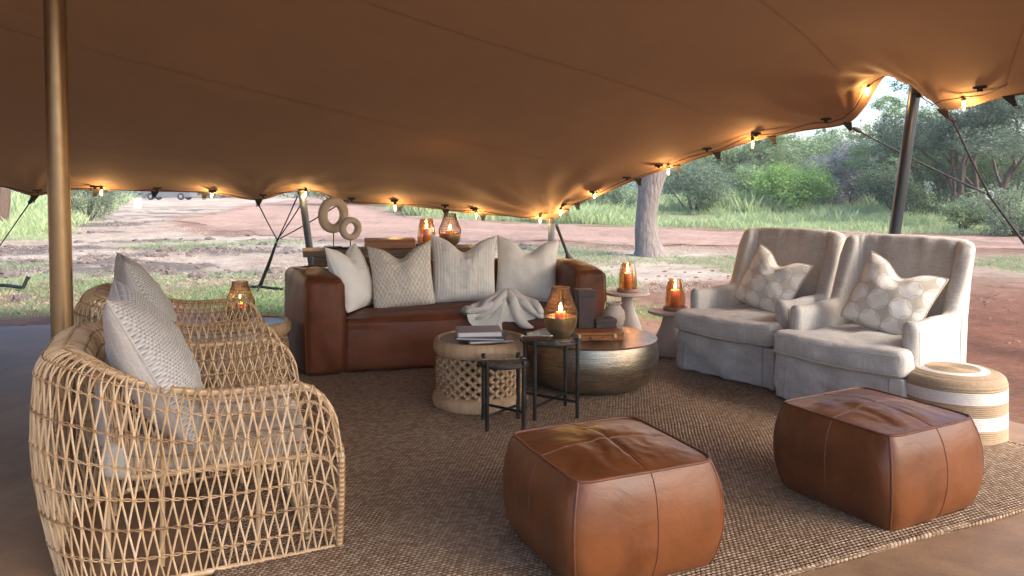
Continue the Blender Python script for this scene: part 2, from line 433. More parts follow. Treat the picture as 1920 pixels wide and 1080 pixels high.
# dirt track: its own sheet with ragged edges
rv = []; rf = []; rcol = []; W = 9
for i in range(len(road_c)):
    x, y, w = road_c[i]
    a, b = road_c[max(i - 1, 0)], road_c[min(i + 1, len(road_c) - 1)]
    tx, ty = b[0] - a[0], b[1] - a[1]; L = math.hypot(tx, ty); nx, ny = -ty / L, tx / L
    for k in range(W):
        q = (k / (W - 1) * 2 - 1); e = w * (.96 + .22 * fb(x + q * 3, y, .5, 4.4) * (abs(q) == 1))
        X, Y = x + nx * q * e, y + ny * q * e
        rv.append((X, Y, ground_z(X, Y) + .03 + .02 * math.cos(q * 9)))
        n = fb(X, Y, .5, 8.8); rcol.append(np.clip(np.array((.345, .235, .185)) * (1 + .22 * n + .08 * math.cos(q * 9)), .02, .9))
for i in range(len(road_c) - 1):
    for k in range(W - 1): rf.append((i * W + k, i * W + k + 1, (i + 1) * W + k + 1, (i + 1) * W + k))
me = np_mesh('dirt_road', np.array(rv), np.array(rf)[:, ::-1].copy(), M_earth, np.array(rcol), True)
tag(link('dirt_road', me), 'pinkish red dirt track sweeping past the tent', 'road', kind='structure')

# concrete slab
def slab_mat():
    t = NT('brown polished concrete'); v = t.coord(); f = t.noise(v, 1.3, 7, .65, .8); g = t.noise(v, 9, 6, .7); h = t.noise(v, 70, 3)
    k = t.math('ADD', t.math('MULTIPLY', f, .6), t.math('MULTIPLY', g, .4))
    c = t.ramp(k, [(.3, (.13, .073, .038)), (.5, (.235, .140, .078)), (.72, (.35, .225, .135))])
    c = t.mixc(t.ramp(h, [(.58, (0, 0, 0)), (.7, (.5, .5, .5))]), c, (.07, .045, .03)); c = t.mixc(t.ramp(t.noise(v, 130, 2), [(.66, (0, 0, 0)), (.72, (.5, .5, .5))]), c, (.42, .27, .18))
    t.color(c); t.set(Roughness=t.math('MULTIPLY_ADD', g, .35, .42), Specular_IOR_Level=.35); t.l(t.bump(g, .12, .01), t.b.inputs['Normal']); return t.m
M_slab = slab_mat()
corn = [(-9.0, 7.25), (-5.41, 8.12), (-2.72, 8.66), (.72, 9.42), (1.386, 8.21), (3.13, 4.94), (5.9, -.3), (6.5, -4), (-9, -4)]
mb = MB(); n = len(corn)
mb.add([(x, y, 0) for x, y in corn] + [(x, y, -.3) for x, y in corn], [tuple(range(n))[::-1]] + [(i, (i + 1) % n, n + (i + 1) % n, n + i) for i in range(n)])
tag(mb.build('concrete_floor', M_slab, smooth=False), 'brown polished concrete slab under the tent', 'floor', kind='structure')

# rug
def rug_mat():
    t = NT('woven jute'); v = t.coord(); d = t.n('TexNoise'); d.inputs['Scale'].default_value = 5; t.l(v, d.inputs['Vector'])
    ad = t.n('VectorMath'); ad.operation = 'MULTIPLY_ADD'; t.l(d.outputs['Color'], ad.inputs[0]); ad.inputs[1].default_value = (.016, .016, 0); t.l(v, ad.inputs[2])
    x, y, z = t.sep(ad.outputs[0])
    ry = t.math('DIVIDE', y, .0175); row = t.math('FLOOR', ry); par = t.math('MODULO', t.math('ABSOLUTE', row), 2.0)
    rx = t.math('MULTIPLY_ADD', par, .5, t.math('DIVIDE', x, .023)); cell = t.math('FLOOR', rx)
    hy = t.math('ABSOLUTE', t.math('SINE', t.math('MULTIPLY', ry, 3.1416))); hx = t.math('ABSOLUTE', t.math('SINE', t.math('MULTIPLY', rx, 3.1416)))
    h = t.math('MULTIPLY', t.math('POWER', hy, .6), t.math('POWER', hx, .5))
    cb = t.n('CombineXYZ'); t.l(cell, cb.inputs[0]); t.l(row, cb.inputs[1]); wn_ = t.n('TexWhiteNoise'); wn_.noise_dimensions = '2D'; t.l(cb.outputs[0], wn_.inputs['Vector'])
    big = t.noise(v, 1.1, 5, .6); rown = t.noise(t.coord('Object', (1.2, 30, 1)), 2, 3)
    k = t.math('ADD', t.math('MULTIPLY', wn_.outputs['Value'], .38), t.math('ADD', t.math('MULTIPLY', big, .3), t.math('MULTIPLY', rown, .35)))
    c = t.ramp(k, [(.22, (.23, .145, .085)), (.5, (.385, .265, .172)), (.8, (.56, .43, .31))])
    c = t.mixc(t.math('MULTIPLY', t.math('SUBTRACT', 1.0, h), .55), c, (.075, .045, .027))
    t.color(c); t.set(Roughness=.95, Specular_IOR_Level=.1)
    fz = t.bump(t.noise(v, 320, 3), .3, .003)
    t.l(t.bump(h, 1.0, .012, fz), t.b.inputs['Normal']); return t.m
M_rug = rug_mat()
rug = thing('jute_rug', 'brown chunky woven jute rug under the seating group', 'rug', uv(-.885, -.46), RA)
q = [(0, 0), (4.36, 0), (3.58, 3.9), (-.04, 3.9)]
nx_, ny_ = 60, 60
def rugp(a, b, z):
    p = [mix(mix(q[0][i], q[1][i], a), mix(q[3][i], q[2][i], a), b) for i in (0, 1)]
    return (p[0], p[1] + .012 * noise.noise(V3((a * 9, b * 2, 1))), z)
mb = MB(); mb.grid([[rugp(i / nx_, j / ny_, .0165 + .0045 * noise.noise(V3((i * .16, j * .16, 0)))) for i in range(nx_ + 1)] for j in range(ny_ + 1)])
mb.build('weave', M_rug, rug)
mb = MB()
per = [rugp(i / 60, 0, .009) for i in range(61)] + [rugp(1, j / 60, .009) for j in range(1, 61)] + [rugp(1 - i / 60, 1, .009) for i in range(1, 61)] + [rugp(0, 1 - j / 60, .009) for j in range(1, 60)]
mb.tube(per, .0115, 8, True); mb.build('bound_edge', M_rug, rug)

# ------------------------------------------------------------------ stretch tent
E = [dp(*p) for p in [(-110, 356, 8.35), (0, 349, 8.5), (64, 366, 8.62), (118, 356, 8.7), (180, 355, 8.76), (290, 358, 8.88), (395, 361, 8.98), (485, 374, 9.08),
     (530, 362, 9.15), (566, 354, 9.2), (605, 362, 9.22), (650, 378, 9.26), (740, 383, 9.32), (820, 391, 9.4), (890, 400, 9.45), (960, 405, 9.48), (1035, 409, 9.5),
     (1070, 386, 9.25), (1110, 371, 9.0), (1190, 337, 8.6), (1250, 316, 8.3), (1345, 285, 7.9), (1410, 264, 7.6), (1500, 245, 7.2), (1590, 229, 6.9), (1618, 203, 6.78),
     (1664, 137, 6.6), (1690, 140, 6.55), (1716, 156, 6.48), (1748, 188, 6.25), (1770, 204, 6.1), (1812, 199, 5.85), (1870, 184, 5.55), (1935, 172, 5.25)]]
E += [V3(p) for p in [(4.0, 4.3, 2.22), (4.6, 3.0, 2.4), (4.9, 1.9, 2.6), (4.4, 1.2, 2.85), (2.4, .5, 3.1), (-.5, .2, 3.15), (-3.5, -.3, 2.9), (-6.2, -.8, 2.2), (-7.6, .5, 1.75), (-7.9, 3, 1.6), (-7.9, 5.5, 1.5), (-7.5, 7.5, 1.45)]]  # unseen edge, opened in front and lowered at left to shape the light
def closed_spline(P, n):
    out = []; m = len(P)
    for i in range(m):
        p0, p1, p2, p3 = P[i - 1], P[i], P[(i + 1) % m], P[(i + 2) % m]
        d0, d1, d2 = max((p1 - p0).length, 1e-6) ** .5, max((p2 - p1).length, 1e-6) ** .5, max((p3 - p2).length, 1e-6) ** .5
        m1 = (p1 - p0) / d0 - (p2 - p0) / (d0 + d1) + (p2 - p1) / d1; m2 = (p2 - p1) / d1 - (p3 - p1) / (d1 + d2) + (p3 - p2) / d2
        m1 *= d1; m2 *= d1
        for k in range(n):
            t = k / n
            out.append(p1 * (2 * t ** 3 - 3 * t * t + 1) + m1 * (t ** 3 - 2 * t * t + t) + p2 * (-2 * t ** 3 + 3 * t * t) + m2 * (t ** 3 - t * t))
    return out
ED = closed_spline(E, 9)
INNER = [(-2.42, 4.05, 2.86), (.6, 4.2, 2.72), (3.0, 3.2, 2.72), (-5.2, 4.2, 2.75), (0, 1.2, 3.05), (-.4, 7.0, 2.05), (-4.0, 7.0, 2.02), (1.6, 6.2, 2.4), (-4, .8, 3.0), (2.9, 5.6, 2.45)]
ctrl = np.array([tuple(p) for p in ED[::3]] + INNER)
def tps_fit(c):
    n = len(c); d = np.linalg.norm(c[:, None, :2] - c[None, :, :2], axis=2); K = np.where(d > 1e-9, d * d * np.log(d + 1e-12), 0)
    A = np.zeros((n + 3, n + 3)); A[:n, :n] = K + np.eye(n) * 1e-3; Pm = np.hstack([np.ones((n, 1)), c[:, :2]]); A[:n, n:] = Pm; A[n:, :n] = Pm.T
    return np.linalg.solve(A, np.concatenate([c[:, 2], np.zeros(3)]))
tw = tps_fit(ctrl)
def tps(xy):
    xy = np.atleast_2d(xy); d = np.linalg.norm(xy[:, None, :] - ctrl[None, :, :2], axis=2); K = np.where(d > 1e-9, d * d * np.log(d + 1e-12), 0)
    return K @ tw[:len(ctrl)] + tw[-3] + xy @ tw[-2:]
CC = np.array((-.6, 3.4)); NR = 46
Exy = np.array([(p.x, p.y) for p in ED]); Ez = np.array([p.z for p in ED]); Eres = Ez - tps(Exy)
CB = np.array((.49, 9.5))
def wrinkle(xy):
    d = xy - CB; r = np.hypot(d[:, 0], d[:, 1]); th = np.arctan2(d[:, 0], -d[:, 1])
    w = .035 * np.exp(-r / .8) * np.sin(th * 17 + 1.2 * np.sin(r * 3)) * np.clip(r / .25, 0, 1)
    for c_, s_ in (((-2.52, 9.2), .014), ((-3.0, 9.08), .010), ((-5.35, 8.62), .010), ((3.02, 6.9), .012), ((3.41, 6.1), .012), ((-2.1, 9.26), .008)):
        d = xy - np.array(c_); r = np.hypot(d[:, 0], d[:, 1]); th = np.arctan2(d[:, 0], -d[:, 1]); w += s_ * np.exp(-r / .5) * np.sin(th * 15 + 2 * np.sin(r * 4)) * np.clip(r / .2, 0, 1)
    d = xy - np.array((3.35, 6.5)); r = np.hypot(d[:, 0], d[:, 1]); th = np.arctan2(d[:, 0], -d[:, 1])
    w += .018 * np.exp(-r / .6) * np.sin(th * 13) * np.clip(r / .25, 0, 1)
    return w
tv = []; ts = [(i / NR) ** 1.6 for i in range(NR + 1)]
for t in ts:
    xy = Exy * (1 - t) + CC * t; z = tps(xy) + Eres * (1 - t) ** 6
    z = z + wrinkle(xy) * min(1, t * 30); tv.append(np.column_stack([xy, z]))
ne = len(ED); tv = np.vstack(tv); tf = []
for i in range(NR):
    for k in range(ne): tf.append((i * ne + k, i * ne + (k + 1) % ne, (i + 1) * ne + (k + 1) % ne, (i + 1) * ne + k))
def canopy_mat():
    t = NT('brown stretch fabric'); v = t.coord()
    f = t.noise(v, 1.4, 6, .6, .4); g = t.noise(v, 260, 2)
    c = t.ramp(t.math('ADD', t.math('MULTIPLY', f, .8), t.math('MULTIPLY', g, .2)), [(.3, (.118, .055, .026)), (.7, (.152, .073, .036))])
    t.color(c); t.set(Roughness=.85, Specular_IOR_Level=.2, Sheen_Weight=.15)
    b = t.bump(g, .15, .002); b = t.bump(t.noise(t.coord('Object', (1, .5, 1), (0, 0, .5)), 2.2, 4, .5, .6), .12, .05, b)
    t.l(b, t.b.inputs['Normal'])
    tl = t.n('BsdfTranslucent'); tl.inputs[0].default_value = (.36, .16, .06, 1); mx = t.n('MixShader'); mx.inputs[0].default_value = .05
    t.l(t.b.outputs[0], mx.inputs[1]); t.l(tl.outputs[0], mx.inputs[2]); t.l(mx.outputs[0], t.out.inputs[0]); return t.m
M_canopy = canopy_mat()
tent = thing('stretch_tent', 'brown stretch tent canopy overhead with scalloped lit edge', 'tent', (0, 0, 0))
link('canopy', np_mesh('canopy', tv, np.array(tf), M_canopy, None, True), tent)
MB().tube(ED, .009, 6, True).build('hem', M_canopy, tent)
def canopy_z(x, y): return float(tps(np.array([[x, y]]))[0] + wrinkle(np.array([[x, y]]))[0])
from mathutils.bvhtree import BVHTree
_bvh = BVHTree.FromPolygons([tuple(p) for p in tv], [tuple(f) for f in tf])
def under(x, y):
    h = _bvh.ray_cast(V3((x, y, 0)), V3((0, 0, 1))); return h[0].z if h[0] else canopy_z(x, y)
M_seam = simple('canopy seam', (.27, .145, .078), (.20, .10, .05), 30, .85)
for (x0, y0, x1, y1) in [(-6.5, 3.4, 1.05, 8.4), (-3.2, 2.9, 2.1, 7.3), (-6.6, 6.4, -1.2, 8.8), (-.2, 2.6, 2.7, 6.3), (2.4, 3.2, 3.45, 5.4), (-6, 1.2, -3.4, 2.8)]:
    L = math.hypot(x1 - x0, y1 - y0); nx, ny = -(y1 - y0) / L, (x1 - x0) / L; rows = []
    for i in range(81):
        t = i / 80; x, y = mix(x0, x1, t), mix(y0, y1, t)
        rows.append([(x + nx * s * .0045, y + ny * s * .0045, under(x + nx * s * .0045, y + ny * s * .0045) - .0018) for s in (-1, 1)])
    MB().grid(rows).build('seam', M_seam, tent)

def edge_at(px):
    """edge point of the canopy whose picture column is px, and the outward direction there"""
    best = None
    for i, p in enumerate(ED[:9 * 34]):
        c = abs(960 + FOC * p.x / p.y - px)
        if best is None or c < best[0]: best = (c, i)
    p = ED[best[1]]; o = V3((p.x - CC[0], p.y - CC[1], 0)).normalized(); return p, o
# webbing tabs sewn to the edge
tabm = MB(); tabm.add([(-.042, 0, 0), (.042, 0, 0), (.014, .10, -.035), (-.014, .10, -.035), (-.042, 0, -.012), (.042, 0, -.012), (.014, .10, -.047), (-.014, .10, -.047)],
                      [(0, 1, 2, 3), (7, 6, 5, 4), (0, 4, 5, 1), (1, 5, 6, 2), (2, 6, 7, 3), (3, 7, 4, 0)])
tabm.tube([(-.02, .10, -.04), (-.02, .125, -.048), (.02, .125, -.048), (.02, .10, -.04)], .005, 5, True)
tabme = tabm.mesh('webbing_tab', M_webbing, False)
clipm = MB().box((0, 0, -.012), (.045, .012, .010)).box((0, 0, -.03), (.014, .014, .012)).mesh('cable_clip', M_webbing, False)
for px in (64, 178, 291, 388, 485, 640, 750, 838, 905, 1062, 1083, 1200, 1270, 1345, 1452, 1590, 1770, 1893):
    p, o = edge_at(px); a = math.atan2(-o.x, o.y)
    link('webbing_tab', tabme, tent, p - o * .02, (math.radians(-18), 0, a))
for px in (62, 172, 292, 396, 490, 655, 742, 835, 890, 1060, 1120, 1180, 1245, 1330, 1430, 1560, 1740, 1862):
    p, o = edge_at(px); a = math.atan2(-o.x, o.y); q = p - o * .17
    link('cable_clip', clipm, tent, (q.x, q.y, canopy_z(q.x, q.y) - .002), (0, 0, a))

# ------------------------------------------------------------------ poles
def pole(label, base, top, r, m, cap=True):
    base, top = V3(base), V3(top); t = thing('tent_pole', label, 'pole', base)
    d = top - base; MB().tube([d * k / 8 for k in range(9)], r, 20).build('shaft', m, t)
    MB().lathe([(.0, -.012), (r * 2.2, -.012), (r * 2.2, .004), (r * 1.25, .010), (r * 1.25, .05), (r * 1.02, .055)], 24).build('foot_plate', m, t)
    if cap: MB().lathe([(r * 1.06, -.05), (r * 1.12, -.02), (r * .8, .02), (.0, .035)], 20).build('cap', M_webbing, t, d)
    return t
pole('tall bronze gold tent pole behind the near wicker chair', (-2.325, 4.0, .012), (-2.42, 4.05, canopy_z(-2.42, 4.05) - .03), .053, M_gold)
pole('leaning graphite tent pole rising behind the wingback chairs', (3.07, 6.5, -.09), (3.42, 6.5, 2.36), .047, M_darksteel)
pole('leaning blue grey tent pole beside the ring sculpture', (-2.30, 9.15, -.09), (-2.52, 9.2, 1.42), .042, M_steel)
pole('short upright blue grey pole at the low corner of the tent', (.49, 9.5, -.09), (.485, 9.5, 1.07), .040, M_steel)

# ------------------------------------------------------------------ guy ropes and anchors
def tab_end(px):
    p, o = edge_at(px); return p + o * .10 + V3((0, 0, -.045))
def sag(a, b, s=.01, n=8): return [a.lerp(b, i / n) - V3((0, 0, s * math.sin(math.pi * i / n))) for i in range(n + 1)]
def ring_mesh(mb, c, R=.035, r=.006, ax=V3((0, 1, 0))):
    x = ax.orthogonal().normalized(); y = ax.cross(x)
    mb.tube([V3(c) + (x * math.cos(a) + y * math.sin(a)) * R for a in [k * math.pi / 8 for k in range(16)]], r, 6, True)
M_ring = simple('galvanised ring', (.5, .5, .5), (.4, .4, .4), 10, .35, 0, 60, 1)
# right hand bridle
J = dp(1855, 366, 6.75); A = V3((5.45, 7.05, -.05))
r = thing('guy_rope', 'black rope bridle with steel ring tied off beside the graphite pole', 'rope', A)
for s in (tab_end(1590), tab_end(1770)):
    MB().tube([p - A for p in sag(s, J, .015)], .008, 6).build('rope', M_rope, r)
    k = MB(); k.tube([s - A + (J - s).normalized() * x for x in (.0, .03, .06, .09)], [.01, .02, .02, .01], 8); k.build('knot', M_rope, r)
dd = V3((.012, .012, 0))
for s in (-1, 1): MB().tube([p - A for p in sag(J + dd * s, A + dd * s, .0)], .010, 6).build('strap', M_webbing, r)
mb = MB(); ring_mesh(mb, J - A); mb.build('ring', M_ring, r)
# bridle and strut by the ring sculpture
J = dp(520, 450, 10.4); A = fl(487, 535, -.08); A = V3((-3.78, 11.5, -.08))
r = thing('guy_rope', 'black rope bridle running from the blue grey pole to a ground strut', 'rope', A)
pt = V3((-2.52, 9.2, 1.36))
for s in (tab_end(485), pt + V3((-.05, 0, 0)), pt + V3((.03, 0, -.04)), tab_end(640)):
    MB().tube([p - A for p in sag(s, J, .01)], .008, 6).build('rope', M_rope, r)
MB().tube([J - A, (J - A) * .5, V3((.02, 0, .1)), V3((0, 0, .05))], [.016, .026, .028, .03], 8).build('strut', M_webbing, r)
mb = MB(); ring_mesh(mb, J - A); mb.build('ring', M_ring, r)
mb = MB().tube([(-.32, .12, .03), (0, 0, .05), (.36, -.06, .02)], .022, 6); mb.tube([(0, 0, .03), (.05, -.25, .02)], .02, 6); mb.build('foot_bar', M_black, r)
# far left rope
s = tab_end(64); A = V3((-7.6, 10.6, -.06))
r = thing('guy_rope', 'single black rope leaving the tent edge beyond the bronze pole', 'rope', A)
MB().tube([p - A for p in sag(s, A, .02)], .008, 6).build('rope', M_rope, r)
MB().tube([s - A + V3((0, 0, .01)), s - A + (A - s).normalized() * .1], .02, 8).build('shackle', M_webbing, r)
MB().tube([(0, 0, 0), (.05, .03, .16)], .018, 6).build('peg', M_black, r)
# L shaped anchor on the grass
A = fl(8, 541, -.07)
r = thing('ground_anchor', 'black L shaped steel anchor lying on the grass', 'anchor', A)
MB().tube([(-.75, .1, .03), (0, 0, .05), (.36, -.12, .03)], .026, 8).build('bar', M_black, r)
MB().tube([(.36, -.12, .03), (.40, -.10, .14), (.42, -.08, .19)], [.026, .026, .034], 8).build('upright', M_black, r)
# strap by the low corner
A = V3((.98, 10.35, -.06))
r = thing('anchor_strap', 'black strap with a padded sleeve by the low corner pole', 'strap', A)
t0 = V3((.55, 9.52, 1.0)) - A
MB().tube([t0, t0 * .8, t0 * .62], [.02, .018, .02], 8).build('strap', M_webbing, r)
MB().tube([t0 * .64, t0 * .58, t0 * .45, t0 * .36, t0 * .32], [.02, .05, .058, .05, .02], 10).build('sleeve', M_rubber, r)
MB().tube([t0 * .34, V3((0, 0, .02))], .016, 6).build('tail', M_webbing, r)
MB().tube([(0, 0, -.02), (.03, .04, .14)], .018, 6).build('peg', M_black, r)

# ------------------------------------------------------------------ string of lamps along the edge
bulbs = [(190, 352), (397, 357), (573, 356), (741, 381), (893, 396), (1013, 405), (1051, 391), (1115, 358), (1253, 312), (1411, 260), (1627, 160), (1807, 184)]
bp = []
for px, py in bulbs:
    p, o = edge_at(px); Y = p.y - .12; bp.append(dp(px, py, Y))
string = thing('string_light', 'black cable of glowing filament bulbs along the tent edge', 'string light', (0, 0, 0))
wire = []
for px in list(range(-60, 1930, 22)):
    p, o = edge_at(px); q = p - o * (.13 + .03 * math.sin(px * .05))
    zz = canopy_z(q.x, q.y) - .022 - .012 * abs(math.sin(px * .031)); wire.append(V3((q.x, q.y, zz)))
MB().tube(wire, .0045, 5).build('cable', M_rope, string)
sockm = MB().lathe([(.006, .045), (.012, .04), (.016, .03), (.017, -.012), (.014, -.018)], 14).mesh('socket', M_socket)
bulbm = MB().lathe([(.0125, -.015), (.015, -.028), (.024, -.05), (.028, -.068), (.024, -.086), (.012, -.098), (.0005, -.101)], 18).mesh('glass_bulb', M_bulb)
film = MB().tube([(.008 * math.cos(a * 1.6), .008 * math.sin(a * 1.6), -.030 - a * .004) for a in range(12)], .003, 6).mesh('filament', M_fil)
bl = bpy.data.lights.new('bulb_light', 'POINT'); bl.energy = 5.5; bl.color = (1, .56, .2); bl.shadow_soft_size = .012
for p in bp:
    s = link('socket', sockm, string, p); link('glass_bulb', bulbm, s); link('filament', film, s)
    MB().tube([V3((0, 0, .04)), V3((0, 0, max(.06, canopy_z(p.x, p.y) - p.z - .01)))], .004, 5).build('drop_cord', M_rope, s)
    L = bpy.data.objects.new('bulb_light', bl); COL.objects.link(L); L.parent = s; L.location = (0, 0, -.06)
HAZE = .0009
# ------------------------------------------------------------------ vegetation
def leaf_mat(name, trans=.35):
    t = NT(name); at = t.n('Attribute'); at.attribute_name = 'tint'; t.color(at.outputs['Color']); t.set(Roughness=.65, Specular_IOR_Level=.25)
    tl = t.n('BsdfTranslucent'); t.l(at.outputs['Color'], tl.inputs[0]); mx = t.n('MixShader'); mx.inputs[0].default_value = trans
    t.l(t.b.outputs[0], mx.inputs[1]); t.l(tl.outputs[0], mx.inputs[2]); t.l(mx.outputs[0], t.out.inputs[0]); return t.m
M_leaf = leaf_mat('foliage'); M_grass = leaf_mat('grass blades', .4)
def bark_mat(name, c1, c2):
    t = NT(name); v = t.coord('Object', (1, 1, .28)); f = t.noise(v, 16, 7, .7, .8)
    vo = t.n('TexVoronoi'); vo.feature = 'DISTANCE_TO_EDGE'; vo.inputs['Scale'].default_value = 9; t.l(v, vo.inputs['Vector'])
    cr = t.math('MULTIPLY_ADD', t.math('MULTIPLY', vo.outputs['Distance'], 3.0, 0, True), .35, .65)
    t.color(t.mixc(t.math('MULTIPLY', cr, f), c2, c1)); t.set(Roughness=.9)
    t.l(t.bump(t.math('ADD', cr, f), .8, .04), t.b.inputs['Normal']); return t.m
M_bark = bark_mat('grey bark', (.33, .285, .26), (.10, .08, .07)); M_darkbark = bark_mat('dark acacia bark', (.17, .11, .08), (.055, .035, .027))

def leaf_cloud(blobs, n, size, ca, cb, clump=36, spread=.20, flat=.6, elong=1.7):
    """leaf-sized quads gathered in sprays through the blobs' volume"""
    blobs = np.array(blobs, float); vol = blobs[:, 3] * blobs[:, 4] * blobs[:, 5]; pr = vol ** .75; pr /= pr.sum()
    nc = max(4, n // clump); bi = rng.choice(len(blobs), nc, p=pr)
    d = rng.normal(size=(nc, 3)); d /= np.linalg.norm(d, axis=1)[:, None]; rad = (.35 + .65 * rng.random(nc) ** .55)[:, None]
    cen = blobs[bi, :3] + d * rad * blobs[bi, 3:6]
    sig = (blobs[bi, 3:6].mean(axis=1) * spread)[:, None] * (.6 + .8 * rng.random((nc, 1)))
    tone = rng.random(nc)
    li = np.repeat(np.arange(nc), clump); m = len(li)
    off = rng.normal(size=(m, 3)) * sig[li]; off[:, 2] *= flat; P = cen[li] + off
    a = rng.normal(size=(m, 3)); a[:, 2] *= .6; a /= np.linalg.norm(a, axis=1)[:, None]
    b = rng.normal(size=(m, 3)); b -= a * (a * b).sum(1)[:, None]; b /= np.linalg.norm(b, axis=1)[:, None]
    s = size * (.5 + rng.random((m, 1)) * .9); a = a * s * elong * .5; b = b * s * .5
    V = np.stack([P - a, P + b * .8, P + a, P - b * .8], axis=1).reshape(-1, 3)
    Fc = np.arange(m * 4).reshape(m, 4)
    k = np.clip(tone[li] * .7 + rng.random(m) * .4 - .05, 0, 1)[:, None]
    C = np.array(ca) * (1 - k) + np.array(cb) * k; C *= (.75 + .5 * rng.random((m, 1)))
    return V, Fc, np.repeat(C, 4, axis=0)
def limbs(mb, p, d, L, r, depth, spread=.6, up=.15):
    pts = [V3(p)]; rs = [r]; q = V3(p); dd = V3(d).normalized(); n = 5
    for i in range(n):
        dd = (dd + V3((random.uniform(-1, 1), random.uniform(-1, 1), random.uniform(-.6, 1))) * .16 + V3((0, 0, up * .15))).normalized()
        q = q + dd * L / n; pts.append(q.copy()); rs.append(r * (1 - .45 * (i + 1) / n))
    mb.tube(pts, rs, 7 if depth > 1 else 5)
    ends = []
    if depth > 0:
        for k in range(3 if depth > 1 else 2):
            nd = (dd + V3((random.uniform(-1, 1), random.uniform(-1, 1), random.uniform(-.35, .7))) * spread * 1.25).normalized()
            st = pts[-1 - (k % 3)]; ends += limbs(mb, st, nd, L * random.uniform(.55, .8), rs[-1] * .8, depth - 1, spread, up)
    else: ends.append(q)
    return ends
def tree(name, label, cat, base, h, trunk_r, crown_r, n, size, ca, cb, m=None, depth=2, stems=1, group=None, flat=.5, spread=.3, lean=0, blob=.34):
    base = V3(base); t = thing(name, label, cat, base, 0, group); mb = MB(); ends = []
    for s in range(stems):
        a = random.uniform(0, 6.28); o = V3((math.cos(a), math.sin(a), 0)) * (.0 if stems == 1 else .25)
        ends += limbs(mb, o + V3((0, 0, -.25)), V3((math.cos(a) * .35 + lean, math.sin(a) * .35, 1)), h * .42, trunk_r, depth, .75)
    mb.build('trunk', m or M_darkbark, t)
    bl = [];
    for e in ends:
        f = min(1, crown_r / max(.01, math.hypot(e.x, e.y))); z = min(e.z, h * .86)
        bl.append((e.x * f, e.y * f, z, crown_r * blob * random.uniform(.7, 1.3), crown_r * blob * random.uniform(.7, 1.3), crown_r * blob * flat * random.uniform(.7, 1.3)))
    for k in range(10):
        a = random.uniform(0, 6.28); q = crown_r * random.uniform(.15, .95)
        bl.append((q * math.cos(a), q * math.sin(a), h * random.uniform(.38, .9), crown_r * blob, crown_r * blob, crown_r * blob * flat))
    V, Fc, C = leaf_cloud(bl, int(n * 1.7), size * .66, ca, cb, 40, spread * .55)
    link('crown', np_mesh('crown', V, Fc, M_leaf, C), t); return t
def bush(name, label, base, w, h, n, size, ca, cb, group=None, m=None, blobs=7, elong=1.7):
    base = V3(base); t = thing(name, label, 'bush', base, 0, group); mb = MB(); bl = []
    for k in range(blobs):
        a = random.uniform(0, 6.28); q = w * .33 * random.random() ** .5; z = h * random.uniform(.25, .78)
        c = V3((q * math.cos(a) * 1.2, q * math.sin(a), z)); R = w * random.uniform(.17, .28)
        bl.append((c.x, c.y, c.z, R, R, min(R, h * .24)))
        mb.tube([V3((c.x * .1, c.y * .1, -.1)), c * .5 + V3((random.uniform(-.1, .1), 0, 0)), c], [.05, .035, .015], 5)
    mb.build('stem', m or M_darkbark, t)
    V, Fc, C = leaf_cloud(bl, int(n * 1.7), size * .62, ca, cb, 30, .2, .85, elong)
    V[:, 2] = np.maximum(V[:, 2], 0); link('foliage', np_mesh('foliage', V, Fc, M_leaf, C), t); return t
GG = ((.105, .17, .075), (.28, .38, .185))      # grey green acacia
BG = ((.13, .26, .055), (.36, .52, .17))           # fresh green creeper
DG = ((.055, .09, .05), (.16, .22, .13))      # deep green
GY = ((.15, .16, .165), (.33, .34, .35))        # leafless grey twigs
Z0 = -.1
def gp(px, Y): return V3(((px - 960) / FOC * Y, Y, Z0))

# bent trunk near the tent
bt = V3((gp(1222, 17.1).x, 17.1, -.12)); t = thing('bent_tree', 'thick bent grey tree trunk standing beyond the sofa', 'tree', bt)
prof = [(480, 1224, 68), (470, 1221, 58), (455, 1216, 48), (430, 1212, 42), (400, 1213, 40), (375, 1216, 42), (350, 1220, 46), (325, 1227, 48), (290, 1238, 44), (240, 1250, 40), (170, 1262, 34)]
rows = []
for y, x, w in prof:
    c = dp(x, y, 17.1) - bt; R = w / 2 / FOC * 17.1
    rows.append([(c.x + R * (1 + .13 * noise.noise(V3((math.cos(a) * 1.6, math.sin(a) * 1.6, c.z * 1.3)))) * math.cos(a), c.y + R * math.sin(a), c.z) for a in [k * math.pi / 14 for k in range(28)]])
rows[0] = [(x * 1.15, y * 1.15, z - .1) for x, y, z in rows[0]]
mb = MB(); mb.grid(rows, True); top = dp(1262, 170, 17.1) - bt; ends = []
for k in range(4):
    a = k * 1.57 + .4; ends += limbs(mb, top - V3((0, 0, .15)), V3((math.cos(a), math.sin(a), .8)), 1.7, .16, 1, .6)
mb.build('trunk', M_bark, t, sharp=0)
V, Fc, C = leaf_cloud([(e.x, e.y, e.z + .3, 1.0, 1.0, .5) for e in ends], 9000, .10, *GG, 30, .3)
link('crown', np_mesh('crown', V, Fc, M_leaf, C), t)

